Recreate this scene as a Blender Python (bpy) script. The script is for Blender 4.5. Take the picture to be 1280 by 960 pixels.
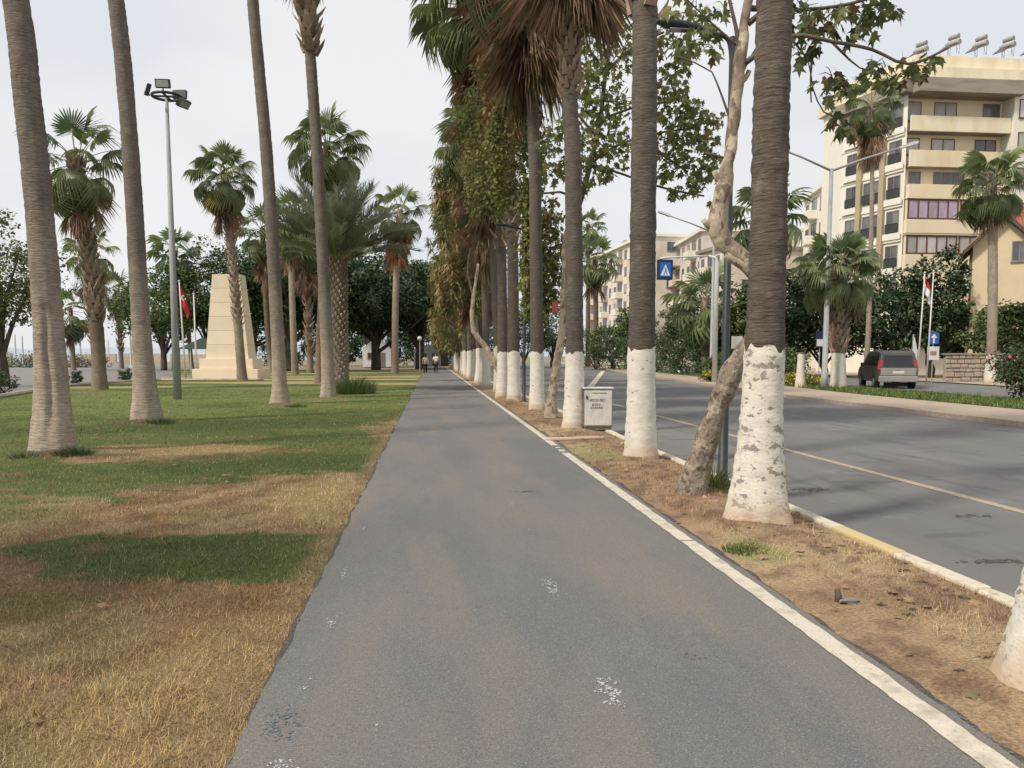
import bpy, bmesh, math, random
import numpy as np
from mathutils import Vector, Matrix, Euler

for _o in list(bpy.data.objects):
    bpy.data.objects.remove(_o)
scene = bpy.context.scene
col = scene.collection
R = math.radians
PI = math.pi

# ------------------------------------------------------------------ camera
CAM_H = 1.6
F_PX, IMG_W, IMG_H = 1000.0, 1280.0, 960.0
VP_X, HORIZON = 538.0, 445.0            # where the path runs out to
PITCH = math.atan(0.0875)
YAW = math.atan((640 - VP_X) / F_PX * math.cos(PITCH))
cam_d = bpy.data.cameras.new('camera')
cam_d.sensor_width = 36
cam_d.lens = 36 * F_PX / IMG_W
cam_d.clip_start = 0.05
cam_d.clip_end = 9000
cam_d.shift_y = (HORIZON + F_PX * math.tan(PITCH) - IMG_H / 2) / IMG_W
cam = bpy.data.objects.new('camera', cam_d)
col.objects.link(cam)
cam.location = (0, 0, CAM_H)
cam.rotation_euler = Euler((PI / 2 - PITCH, 0, -YAW), 'XYZ')
scene.camera = cam

# ------------------------------------------------------------------ sky, sun, exposure
SUN_EL, SUN_AZ = R(48), R(240)          # azimuth clockwise from +Y: a veiled sun stands to the left
world = bpy.data.worlds.new('World')
scene.world = world
world.use_nodes = True
wn, wl = world.node_tree.nodes, world.node_tree.links
wn.clear()
w_out = wn.new('ShaderNodeOutputWorld')
w_bg = wn.new('ShaderNodeBackground')
w_bg.inputs['Strength'].default_value = 0.1
w_sky = wn.new('ShaderNodeTexSky')
w_sky.sky_type = 'NISHITA'
w_sky.sun_disc = False
w_sky.sun_elevation = SUN_EL
w_sky.sun_rotation = SUN_AZ
w_sky.dust_density = 3.0
w_tc = wn.new('ShaderNodeTexCoord')
w_map = wn.new('ShaderNodeMapping')
w_map.inputs['Scale'].default_value = (1.0, 1.0, 2.2)
w_noise = wn.new('ShaderNodeTexNoise')
w_noise.inputs['Scale'].default_value = 2.3
w_noise.inputs['Detail'].default_value = 4
w_noise.inputs['Roughness'].default_value = 0.45
w_ramp = wn.new('ShaderNodeValToRGB')
w_ramp.color_ramp.elements[0].position = 0.40
w_ramp.color_ramp.elements[0].color = (0.725, 0.75, 0.785, 1)
w_ramp.color_ramp.elements[1].position = 0.58
w_ramp.color_ramp.elements[1].color = (0.835, 0.83, 0.835, 1)
w_scale = wn.new('ShaderNodeVectorMath')
w_scale.operation = 'SCALE'
w_scale.inputs['Scale'].default_value = 7.1
w_mix = wn.new('ShaderNodeMix')
w_mix.data_type = 'RGBA'
w_mix.inputs['Factor'].default_value = 0.93
wl.new(w_tc.outputs['Generated'], w_map.inputs['Vector'])
wl.new(w_map.outputs['Vector'], w_noise.inputs['Vector'])
wl.new(w_noise.outputs['Fac'], w_ramp.inputs['Fac'])
wl.new(w_ramp.outputs['Color'], w_scale.inputs[0])
wl.new(w_sky.outputs['Color'], w_mix.inputs['A'])
wl.new(w_scale.outputs['Vector'], w_mix.inputs['B'])
wl.new(w_mix.outputs['Result'], w_bg.inputs['Color'])
wl.new(w_bg.outputs['Background'], w_out.inputs['Surface'])

sun_d = bpy.data.lights.new('sun', 'SUN')
sun_d.energy = 2.1
sun_d.angle = R(7)
sun_d.color = (1.0, 0.93, 0.82)
sun = bpy.data.objects.new('sun', sun_d)
col.objects.link(sun)
_sv = Vector((math.sin(SUN_AZ) * math.cos(SUN_EL), math.cos(SUN_AZ) * math.cos(SUN_EL), math.sin(SUN_EL)))
sun.rotation_euler = (-_sv).to_track_quat('-Z', 'Y').to_euler()
sun.location = (0, 0, 40)

scene.view_settings.view_transform = 'Standard'
scene.view_settings.look = 'None'
scene.view_settings.gamma = 1.0
scene.view_settings.use_curve_mapping = False
scene.view_settings.exposure = 0.62
scene.render.engine = 'CYCLES'
scene.cycles.use_denoising = True
scene.cycles.max_bounces = 6
scene.cycles.diffuse_bounces = 3
scene.cycles.transmission_bounces = 4
scene.cycles.transparent_max_bounces = 6
scene.cycles.caustics_reflective = False
scene.cycles.caustics_refractive = False

# ------------------------------------------------------------------ places: a photo pixel and a distance give a point in the world
_cm = cam.rotation_euler.to_matrix()
def ray(px, py):
    x = (px - IMG_W / 2) / F_PX
    y = -(py - (IMG_H / 2 + cam_d.shift_y * IMG_W)) / F_PX
    return (_cm @ Vector((x, y, -1))).normalized()
def ground(px, py, z=0.0):
    d = ray(px, py)
    t = (z - CAM_H) / d.z
    return Vector((d.x * t, d.y * t, z))
def at(px, py, Y):
    d = ray(px, py)
    t = Y / d.y
    return Vector((d.x * t, Y, CAM_H + d.z * t))

# ------------------------------------------------------------------ mesh helpers
class MB:
    """collects shapes for ONE mesh object"""
    def __init__(s):
        s.v, s.f, s.m = [], [], []
    def add(s, verts, faces, mi=0):
        n = len(s.v)
        s.v.extend([tuple(p) for p in verts])
        s.f.extend([tuple(i + n for i in f) for f in faces])
        s.m.extend([mi] * len(faces))
        return s
    def box(s, x0, x1, y0, y1, z0, z1, mi=0):
        return s.add([(x0, y0, z0), (x1, y0, z0), (x1, y1, z0), (x0, y1, z0), (x0, y0, z1), (x1, y0, z1), (x1, y1, z1), (x0, y1, z1)],
                     [(0, 3, 2, 1), (4, 5, 6, 7), (0, 1, 5, 4), (1, 2, 6, 5), (2, 3, 7, 6), (3, 0, 4, 7)], mi)
    def quad(s, a, b, c, d, mi=0):
        return s.add([a, b, c, d], [(0, 1, 2, 3)], mi)
    def tube(s, pts, radii, sides=8, mi=0, cap=True):
        pts = [Vector(p) for p in pts]
        n = len(pts)
        if not hasattr(radii, '__len__'):
            radii = [radii] * n
        vs, fs = [], []
        up = None
        for i, p in enumerate(pts):
            t = (pts[min(i + 1, n - 1)] - pts[max(i - 1, 0)])
            if t.length < 1e-9: t = Vector((0, 0, 1))
            t.normalize()
            if up is None:
                up = Vector((1, 0, 0)) if abs(t.x) < 0.8 else Vector((0, 1, 0))
            a = (up - t * up.dot(t))
            if a.length < 1e-6:
                a = t.orthogonal()
            a.normalize(); b = t.cross(a); up = a
            for k in range(sides):
                th = 2 * PI * k / sides
                vs.append(p + (a * math.cos(th) + b * math.sin(th)) * radii[i])
        for i in range(n - 1):
            for k in range(sides):
                k2 = (k + 1) % sides
                fs.append((i * sides + k, i * sides + k2, (i + 1) * sides + k2, (i + 1) * sides + k))
        if cap:
            fs.append(tuple(range(sides - 1, -1, -1)))
            fs.append(tuple((n - 1) * sides + k for k in range(sides)))
        return s.add(vs, fs, mi)
    def prism(s, poly, axis, a, b, mi=0):
        """poly: 2-D outline in the other two axes (in order), extruded a..b along axis"""
        def P(u, v, w):
            return {'x': (w, u, v), 'y': (u, w, v), 'z': (u, v, w)}[axis]
        n = len(poly)
        vs = [P(u, v, a) for u, v in poly] + [P(u, v, b) for u, v in poly]
        fs = [tuple(range(n)), tuple(range(2 * n - 1, n - 1, -1))]
        fs += [(i, i + n, (i + 1) % n + n, (i + 1) % n) for i in range(n)]
        return s.add(vs, fs, mi)
    def mesh(s, name, mats, smooth=False):
        me = bpy.data.meshes.new(name)
        me.from_pydata(s.v, [], s.f)
        if not isinstance(mats, (list, tuple)): mats = [mats]
        for m in mats: me.materials.append(m)
        if len(mats) > 1:
            me.polygons.foreach_set('material_index', s.m)
        if smooth:
            me.polygons.foreach_set('use_smooth', [True] * len(me.polygons))
        me.update()
        return me
    def build(s, name, mats, parent=None, smooth=False, recalc=False):
        me = s.mesh(name, mats, smooth)
        if recalc:
            bm = bmesh.new(); bm.from_mesh(me); bmesh.ops.recalc_face_normals(bm, faces=bm.faces); bm.to_mesh(me); bm.free()
        return link(name, me, parent)

def link(name, me, parent=None, loc=None, rot=None, scale=None):
    o = bpy.data.objects.new(name, me)
    col.objects.link(o)
    if parent is not None: o.parent = parent
    if loc is not None: o.location = loc
    if rot is not None: o.rotation_euler = rot
    if scale is not None: o.scale = (scale,) * 3 if not hasattr(scale, '__len__') else scale
    return o
def np_mesh(name, V, tris_or_quads, mats, smooth=False, colors=None):
    """fast mesh from numpy: V (n,3), faces (m,k) all the same k"""
    V = np.asarray(V, dtype=np.float32); Fc = np.asarray(tris_or_quads, dtype=np.int32)
    me = bpy.data.meshes.new(name)
    k = Fc.shape[1]
    me.vertices.add(len(V)); me.vertices.foreach_set('co', V.ravel())
    me.loops.add(Fc.size); me.loops.foreach_set('vertex_index', Fc.ravel())
    me.polygons.add(len(Fc))
    me.polygons.foreach_set('loop_start', np.arange(0, Fc.size, k, dtype=np.int32))
    if not isinstance(mats, (list, tuple)): mats = [mats]
    for m in mats: me.materials.append(m)
    if smooth: me.polygons.foreach_set('use_smooth', np.ones(len(Fc), dtype=bool))
    if colors is not None:
        at_ = me.color_attributes.new('Col', 'FLOAT_COLOR', 'POINT')
        c4 = np.ones((len(V), 4), dtype=np.float32); c4[:, :3] = colors
        at_.data.foreach_set('color', c4.ravel())
    me.update(calc_edges=True)
    me.validate()
    return me
def tag(o, label, cat=None, group=None, kind=None):
    o['label'] = label
    if cat: o['category'] = cat
    if group: o['group'] = group
    if kind: o['kind'] = kind
    return o
def thing(name, label, cat, loc=(0, 0, 0), rz=0, group=None):
    o = bpy.data.objects.new(name, None)
    o.empty_display_size = 0.2
    col.objects.link(o)
    o.location = loc; o.rotation_euler = (0, 0, rz)
    return tag(o, label, cat, group)
def bevel(o, w, seg=2):
    m = o.modifiers.new('bevel', 'BEVEL'); m.width = w; m.segments = seg; m.limit_method = 'ANGLE'
    return o
def resample(pts, step):
    """smooth (Catmull-Rom) polyline through pts"""
    pts = [Vector(p) for p in pts]
    out = []
    for i in range(len(pts) - 1):
        p0 = pts[max(i - 1, 0)]; p1 = pts[i]; p2 = pts[i + 1]; p3 = pts[min(i + 2, len(pts) - 1)]
        n = max(1, int((p2 - p1).length / step))
        for k in range(n):
            t = k / n
            out.append(0.5 * ((2 * p1) + (p2 - p0) * t + (2 * p0 - 5 * p1 + 4 * p2 - p3) * t * t + (3 * p1 - p0 - 3 * p2 + p3) * t ** 3))
    out.append(pts[-1])
    return out

# value noise in numpy, for ground colours and bark
_rs = np.random.RandomState(5)
_tab = _rs.rand(256, 256)
def vnoise(x, y):
    x = np.asarray(x, float); y = np.asarray(y, float)
    xi = np.floor(x).astype(int); yi = np.floor(y).astype(int)
    fx = x - xi; fy = y - yi
    fx = fx * fx * (3 - 2 * fx); fy = fy * fy * (3 - 2 * fy)
    a = _tab[xi & 255, yi & 255]; b = _tab[(xi + 1) & 255, yi & 255]
    c = _tab[xi & 255, (yi + 1) & 255]; d = _tab[(xi + 1) & 255, (yi + 1) & 255]
    return (a * (1 - fx) + b * fx) * (1 - fy) + (c * (1 - fx) + d * fx) * fy
def fbm(x, y, oct=4):
    s = 0; a = 0.5; tot = 0
    for i in range(oct):
        s = s + a * vnoise(x * 2 ** i + 17.3 * i, y * 2 ** i + 5.1 * i); tot += a; a *= 0.5
    return s / tot

# ------------------------------------------------------------------ materials
def mat(name, color, rough=0.8, noise=None, bump=None, spec=0.3, metal=0.0, trans=0.0, randobj=0.0, randisl=0.0, noise2=None, coords='Object', alpha=None):
    """noise=(scale, amount, stretch, color2): blends towards color2; bump=(scale, strength, distance)"""
    m = bpy.data.materials.new(name); m.use_nodes = True
    n, l = m.node_tree.nodes, m.node_tree.links
    n.clear()
    out = n.new('ShaderNodeOutputMaterial')
    b = n.new('ShaderNodeBsdfPrincipled')
    b.inputs['Roughness'].default_value = rough
    b.inputs['Specular IOR Level'].default_value = spec
    b.inputs['Metallic'].default_value = metal
    tc = n.new('ShaderNodeTexCoord')
    rgb = n.new('ShaderNodeRGB'); rgb.outputs[0].default_value = (*color, 1)
    cur = rgb.outputs[0]
    def add_noise(spec_, cur):
        sc, lo, hi, stretch, c2, det = spec_
        mp = n.new('ShaderNodeMapping'); mp.inputs['Scale'].default_value = stretch
        l.new(tc.outputs[coords], mp.inputs['Vector'])
        nz = n.new('ShaderNodeTexNoise'); nz.inputs['Scale'].default_value = sc; nz.inputs['Detail'].default_value = det
        nz.inputs['Roughness'].default_value = 0.6
        l.new(mp.outputs[0], nz.inputs['Vector'])
        mr = n.new('ShaderNodeMapRange'); mr.inputs['From Min'].default_value = lo; mr.inputs['From Max'].default_value = hi
        l.new(nz.outputs['Fac'], mr.inputs['Value'])
        mx = n.new('ShaderNodeMix'); mx.data_type = 'RGBA'
        l.new(mr.outputs[0], mx.inputs['Factor']); l.new(cur, mx.inputs['A']); mx.inputs['B'].default_value = (*c2, 1)
        return mx.outputs['Result']
    for sp in (noise or []):
        cur = add_noise(sp, cur)
    if randobj or randisl:
        src = n.new('ShaderNodeObjectInfo').outputs['Random'] if randobj else n.new('ShaderNodeNewGeometry').outputs['Random Per Island']
        amt = randobj or randisl
        mr = n.new('ShaderNodeMapRange'); mr.inputs['To Min'].default_value = 1 - amt; mr.inputs['To Max'].default_value = 1 + amt
        l.new(src, mr.inputs['Value'])
        hsv = n.new('ShaderNodeHueSaturation')
        l.new(cur, hsv.inputs['Color']); l.new(mr.outputs[0], hsv.inputs['Value'])
        mr2 = n.new('ShaderNodeMapRange'); mr2.inputs['To Min'].default_value = 0.5 + amt * 0.06; mr2.inputs['To Max'].default_value = 0.5 - amt * 0.06
        l.new(src, mr2.inputs['Value']); l.new(mr2.outputs[0], hsv.inputs['Hue'])
        cur = hsv.outputs['Color']
    l.new(cur, b.inputs['Base Color'])
    if bump:
        sc, st, dist, stretch = bump
        mp = n.new('ShaderNodeMapping'); mp.inputs['Scale'].default_value = stretch
        l.new(tc.outputs[coords], mp.inputs['Vector'])
        nz = n.new('ShaderNodeTexNoise'); nz.inputs['Scale'].default_value = sc; nz.inputs['Detail'].default_value = 5
        l.new(mp.outputs[0], nz.inputs['Vector'])
        bp = n.new('ShaderNodeBump'); bp.inputs['Strength'].default_value = st; bp.inputs['Distance'].default_value = dist
        l.new(nz.outputs['Fac'], bp.inputs['Height']); l.new(bp.outputs[0], b.inputs['Normal'])
    sh = b.outputs[0]
    if trans:
        tr = n.new('ShaderNodeBsdfTranslucent')
        l.new(cur, tr.inputs['Color'])
        ms = n.new('ShaderNodeMixShader'); ms.inputs[0].default_value = trans
        l.new(sh, ms.inputs[1]); l.new(tr.outputs[0], ms.inputs[2]); sh = ms.outputs[0]
    l.new(sh, out.inputs['Surface'])
    return m
S1 = (1, 1, 1)
def attr_mat(name, rough=0.9, noise=(60, 0.55), bump=(40, 0.5, 0.02), trans=0.0, hue_isl=0.0):
    """colour comes from the point colour attribute Col, times fine noise"""
    m = bpy.data.materials.new(name); m.use_nodes = True
    n, l = m.node_tree.nodes, m.node_tree.links
    b = n['Principled BSDF']; b.inputs['Roughness'].default_value = rough; b.inputs['Specular IOR Level'].default_value = 0.15
    a = n.new('ShaderNodeAttribute'); a.attribute_name = 'Col'
    cur = a.outputs['Color']
    tc = n.new('ShaderNodeTexCoord')
    if noise:
        nz = n.new('ShaderNodeTexNoise'); nz.inputs['Scale'].default_value = noise[0]; nz.inputs['Detail'].default_value = 6; nz.inputs['Roughness'].default_value = 0.7
        l.new(tc.outputs['Object'], nz.inputs['Vector'])
        mr = n.new('ShaderNodeMapRange'); mr.inputs['From Min'].default_value = 0.3; mr.inputs['From Max'].default_value = 0.7
        mr.inputs['To Min'].default_value = 1 - noise[1]; mr.inputs['To Max'].default_value = 1 + noise[1]
        l.new(nz.outputs['Fac'], mr.inputs['Value'])
        vm = n.new('ShaderNodeVectorMath'); vm.operation = 'SCALE'
        l.new(cur, vm.inputs[0]); l.new(mr.outputs[0], vm.inputs['Scale']); cur = vm.outputs[0]
    if hue_isl:
        g = n.new('ShaderNodeNewGeometry')
        mr = n.new('ShaderNodeMapRange'); mr.inputs['To Min'].default_value = 1 - hue_isl; mr.inputs['To Max'].default_value = 1 + hue_isl
        l.new(g.outputs['Random Per Island'], mr.inputs['Value'])
        vm = n.new('ShaderNodeVectorMath'); vm.operation = 'SCALE'
        l.new(cur, vm.inputs[0]); l.new(mr.outputs[0], vm.inputs['Scale']); cur = vm.outputs[0]
    l.new(cur, b.inputs['Base Color'])
    if bump:
        nz = n.new('ShaderNodeTexNoise'); nz.inputs['Scale'].default_value = bump[0]; nz.inputs['Detail'].default_value = 6
        l.new(tc.outputs['Object'], nz.inputs['Vector'])
        bp = n.new('ShaderNodeBump'); bp.inputs['Strength'].default_value = bump[1]; bp.inputs['Distance'].default_value = bump[2]
        l.new(nz.outputs['Fac'], bp.inputs['Height']); l.new(bp.outputs[0], b.inputs['Normal'])
    return m

M = {}
M['lawn'] = attr_mat('lawn_soil', noise=(45, 0.5), bump=(70, 0.8, 0.02))
M['blade'] = attr_mat('grass_blade', noise=None, bump=None, hue_isl=0.5)
M['asphalt_path'] = mat('worn_path_asphalt', (0.178, 0.169, 0.157), 0.9,
    noise=[(0.45, 0.40, 0.60, (1.6, .5, 1), (0.138, 0.142, 0.144), 6), (0.8, 0.48, 0.66, (1.8, .35, 1), (0.205, 0.182, 0.155), 6), (2.6, 0.56, 0.78, (1.4, .6, 1), (0.145, 0.145, 0.146), 6), (150, 0.55, 0.72, S1, (0.34, 0.315, 0.28), 2), (110, 0.54, 0.70, S1, (0.085, 0.082, 0.078), 3), (5.5, 0.68, 0.80, (1, .6, 1), (0.115, 0.11, 0.104), 6)],
    bump=(330, 0.55, 0.006, S1), spec=0.25)
M['asphalt_road'] = mat('road_asphalt', (0.150, 0.144, 0.140), 0.88,
    noise=[(0.35, 0.42, 0.7, (1.2, .25, 1), (0.190, 0.182, 0.174), 5), (2.2, 0.56, 0.75, (1.3, .2, 1), (0.092, 0.089, 0.088), 6), (180, 0.55, 0.8, S1, (0.27, 0.26, 0.25), 2), (1.1, 0.60, 0.7, (1, 1, 1), (0.22, 0.21, 0.2), 6), (0.8, 0.6, 0.64, (.6, 2.5, 1), (0.125, 0.122, 0.12), 7)],
    bump=(250, 0.4, 0.006, S1))
M['asphalt_edge'] = mat('crumbled_asphalt_edge', (0.075, 0.073, 0.07), 0.95, noise=[(40, 0.45, 0.7, S1, (0.15, 0.12, 0.09), 4)], bump=(60, 0.9, 0.02, S1))
M['cream_paint'] = mat('cream_line_paint', (0.60, 0.55, 0.445), 0.75, noise=[(7, 0.48, 0.70, S1, (0.40, 0.355, 0.285), 6), (60, 0.57, 0.70, S1, (0.30, 0.27, 0.23), 4)], bump=(120, 0.3, 0.004, S1))
M['white_paint'] = mat('worn_white_road_paint', (0.52, 0.53, 0.54), 0.8, noise=[(20, 0.5, 0.7, S1, (0.3, 0.3, 0.3), 4)])
M['blue_paint'] = mat('worn_blue_road_paint', (0.125, 0.155, 0.18), 0.85, noise=[(9, 0.45, 0.7, S1, (0.13, 0.13, 0.13), 5)])
M['yellow_line'] = mat('faded_yellow_line', (0.42, 0.34, 0.24), 0.8, noise=[(12, 0.5, 0.75, S1, (0.2, 0.18, 0.16), 5)])
M['kerb_white'] = mat('kerb_white_paint', (0.62, 0.555, 0.43), 0.8, noise=[(9, 0.5, 0.72, S1, (0.32, 0.28, 0.22), 6)], bump=(60, 0.4, 0.01, S1))
M['kerb_yellow'] = mat('kerb_yellow_paint', (0.58, 0.45, 0.21), 0.8, noise=[(9, 0.45, 0.7, S1, (0.50, 0.44, 0.33), 6)], bump=(60, 0.4, 0.01, S1))
M['kerb_red'] = mat('kerb_bare_concrete', (0.42, 0.33, 0.26), 0.85, noise=[(9, 0.45, 0.7, S1, (0.5, 0.44, 0.36), 6)])
M['tan_paving'] = mat('tan_paving', (0.45, 0.36, 0.27), 0.85, noise=[(3, 0.4, 0.7, S1, (0.36, 0.29, 0.22), 5), (40, 0.5, 0.8, S1, (0.27, 0.22, 0.17), 3)])
M['plaza'] = mat('plaza_paving', (0.23, 0.22, 0.205), 0.85, noise=[(0.8, 0.4, 0.7, (.25, 1, 1), (0.165, 0.16, 0.15), 5), (1.2, 0.5, 0.7, (.2, 2.5, 1), (0.29, 0.275, 0.25), 4)])
M['pale_kerb'] = mat('pale_edging', (0.55, 0.48, 0.37), 0.85, noise=[(4, 0.45, 0.7, S1, (0.40, 0.34, 0.26), 5)])
M['earth'] = mat('dry_earth', (0.26, 0.20, 0.14), 0.95, noise=[(0.5, 0.4, 0.7, S1, (0.17, 0.16, 0.09), 5)])
M['median_grass'] = mat('median_turf', (0.11, 0.165, 0.05), 0.95, noise=[(1.5, 0.42, 0.7, S1, (0.15, 0.17, 0.06), 5), (60, 0.5, 0.8, S1, (0.05, 0.09, 0.02), 4)], bump=(50, 0.9, 0.03, S1))
M['sea'] = mat('sea_water', (0.23, 0.29, 0.33), 0.22, noise=[(0.05, 0.4, 0.7, (.3, 1, 1), (0.28, 0.33, 0.36), 4)], bump=(1.2, 0.35, 0.2, (.5, 1, 1)), spec=0.5)
M['far_hill'] = mat('far_coast', (0.36, 0.41, 0.48), 1.0, noise=[(0.01, 0.4, 0.7, S1, (0.42, 0.46, 0.5), 5)], spec=0)
# bark
def bark(name, hi, lo, zlo, zhi, ring=(26, 0.5)):
    m = mat(name, lo, 0.92, bump=(7, 0.55, 0.03, (1.6, 1.6, 7.5)), spec=0.15)
    n, l = m.node_tree.nodes, m.node_tree.links
    b = [x for x in n if x.type == 'BSDF_PRINCIPLED'][0]
    tc = [x for x in n if x.type == 'TEX_COORD'][0]
    sx = n.new('ShaderNodeSeparateXYZ'); l.new(tc.outputs['Object'], sx.inputs[0])
    nz0 = n.new('ShaderNodeTexNoise'); nz0.inputs['Scale'].default_value = 2.0; nz0.inputs['Detail'].default_value = 4
    l.new(tc.outputs['Object'], nz0.inputs['Vector'])
    ma = n.new('ShaderNodeMath'); ma.operation = 'MULTIPLY_ADD'; ma.inputs[1].default_value = (zhi - zlo) * 1.3
    l.new(nz0.outputs['Fac'], ma.inputs[0]); l.new(sx.outputs['Z'], ma.inputs[2])
    mr = n.new('ShaderNodeMapRange'); mr.inputs['From Min'].default_value = zlo + (zhi - zlo) * .65; mr.inputs['From Max'].default_value = zhi + (zhi - zlo) * .65
    l.new(ma.outputs[0], mr.inputs['Value'])
    mx = n.new('ShaderNodeMix'); mx.data_type = 'RGBA'; mx.inputs['A'].default_value = (*lo, 1); mx.inputs['B'].default_value = (*hi, 1)
    l.new(mr.outputs[0], mx.inputs['Factor'])
    mp = n.new('ShaderNodeMapping'); mp.inputs['Scale'].default_value = (2.2, 2.2, 15); l.new(tc.outputs['Object'], mp.inputs['Vector'])
    nz = n.new('ShaderNodeTexNoise'); nz.inputs['Scale'].default_value = 3.2; nz.inputs['Detail'].default_value = 6; nz.inputs['Roughness'].default_value = 0.65
    l.new(mp.outputs[0], nz.inputs['Vector'])
    mr2 = n.new('ShaderNodeMapRange'); mr2.inputs['From Min'].default_value = 0.32; mr2.inputs['From Max'].default_value = 0.68
    mr2.inputs['To Min'].default_value = 0.72; mr2.inputs['To Max'].default_value = 1.26
    l.new(nz.outputs['Fac'], mr2.inputs['Value'])
    vm = n.new('ShaderNodeVectorMath'); vm.operation = 'SCALE'; l.new(mx.outputs['Result'], vm.inputs[0]); l.new(mr2.outputs[0], vm.inputs['Scale'])
    mp3 = n.new('ShaderNodeMapping'); mp3.inputs['Scale'].default_value = (4, 4, 1.6); l.new(tc.outputs['Object'], mp3.inputs['Vector'])
    nz3 = n.new('ShaderNodeTexNoise'); nz3.inputs['Scale'].default_value = 1.6; nz3.inputs['Detail'].default_value = 5
    l.new(mp3.outputs[0], nz3.inputs['Vector'])
    mr3 = n.new('ShaderNodeMapRange'); mr3.inputs['From Min'].default_value = 0.35; mr3.inputs['From Max'].default_value = 0.65
    mr3.inputs['To Min'].default_value = 0.9; mr3.inputs['To Max'].default_value = 1.1
    l.new(nz3.outputs['Fac'], mr3.inputs['Value'])
    vm2 = n.new('ShaderNodeVectorMath'); vm2.operation = 'SCALE'; l.new(vm.outputs[0], vm2.inputs[0]); l.new(mr3.outputs[0], vm2.inputs['Scale'])
    # old leaf-scar rings: thin uneven dark lines
    mpw = n.new('ShaderNodeMapping'); mpw.inputs['Scale'].default_value = (.25, .25, 1); l.new(tc.outputs['Object'], mpw.inputs['Vector'])
    wv = n.new('ShaderNodeTexWave'); wv.wave_type = 'BANDS'; wv.bands_direction = 'Z'; wv.inputs['Scale'].default_value = 5.2; wv.inputs['Distortion'].default_value = 7.0; wv.inputs['Detail'].default_value = 4; wv.inputs['Detail Scale'].default_value = 3.0; wv.inputs['Detail Roughness'].default_value = .65
    l.new(mpw.outputs[0], wv.inputs['Vector'])
    mr4 = n.new('ShaderNodeMapRange'); mr4.inputs['From Min'].default_value = 0.0; mr4.inputs['From Max'].default_value = 0.28; mr4.inputs['To Min'].default_value = 0.80; mr4.inputs['To Max'].default_value = 1.0
    l.new(wv.outputs['Fac'], mr4.inputs['Value'])
    vm3 = n.new('ShaderNodeVectorMath'); vm3.operation = 'SCALE'; l.new(vm2.outputs[0], vm3.inputs[0]); l.new(mr4.outputs[0], vm3.inputs['Scale'])
    # lichen and weather blotches
    nz5 = n.new('ShaderNodeTexNoise'); nz5.inputs['Scale'].default_value = 5.0; nz5.inputs['Detail'].default_value = 7; nz5.inputs['Roughness'].default_value = .7
    l.new(tc.outputs['Object'], nz5.inputs['Vector'])
    mr5 = n.new('ShaderNodeMapRange'); mr5.inputs['From Min'].default_value = 0.56; mr5.inputs['From Max'].default_value = 0.70; mr5.inputs['To Max'].default_value = .55
    l.new(nz5.outputs['Fac'], mr5.inputs['Value'])
    mx5 = n.new('ShaderNodeMix'); mx5.data_type = 'RGBA'; mx5.inputs['B'].default_value = (*[min(1, v * 1.7) for v in hi], 1)
    l.new(mr5.outputs[0], mx5.inputs['Factor']); l.new(vm3.outputs[0], mx5.inputs['A'])
    l.new(mx5.outputs['Result'], b.inputs['Base Color'])
    bps = [x for x in n if x.type == 'BUMP'][0]
    ad = n.new('ShaderNodeMath'); ad.operation = 'MULTIPLY_ADD'; ad.inputs[1].default_value = .5
    src = bps.inputs['Height'].links[0].from_socket
    l.new(mr4.outputs[0], ad.inputs[0]); l.new(src, ad.inputs[2]); l.new(ad.outputs[0], bps.inputs['Height'])
    return m
M['bark_row'] = bark('dark_palm_bark', (0.150, 0.130, 0.106), (0.112, 0.092, 0.073), 1.8, 7.0)
M['bark_lawn'] = bark('grey_palm_bark', (0.185, 0.158, 0.13), (0.40, 0.33, 0.26), 1.0, 4.2)
M['bark_far'] = bark('rough_palm_bark', (0.16, 0.12, 0.09), (0.26, 0.21, 0.16), 1.0, 3.0)
M['bark_pale'] = bark('pale_palm_bark', (0.34, 0.28, 0.22), (0.27, 0.21, 0.16), 1.0, 4.0)
M['boot'] = mat('old_frond_base', (0.27, 0.20, 0.15), 0.9, noise=[(9, 0.4, 0.7, (1, 1, 1), (0.36, 0.28, 0.20), 4)], randobj=0.35, bump=(20, 0.5, 0.01, (1, 4, 1)))
M['boot_dark'] = mat('dark_frond_base', (0.30, 0.24, 0.18), 0.9, noise=[(9, 0.4, 0.7, S1, (0.40, 0.33, 0.26), 4)], randisl=0.4, bump=(20, 0.5, 0.01, (1, 4, 1)))
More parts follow.
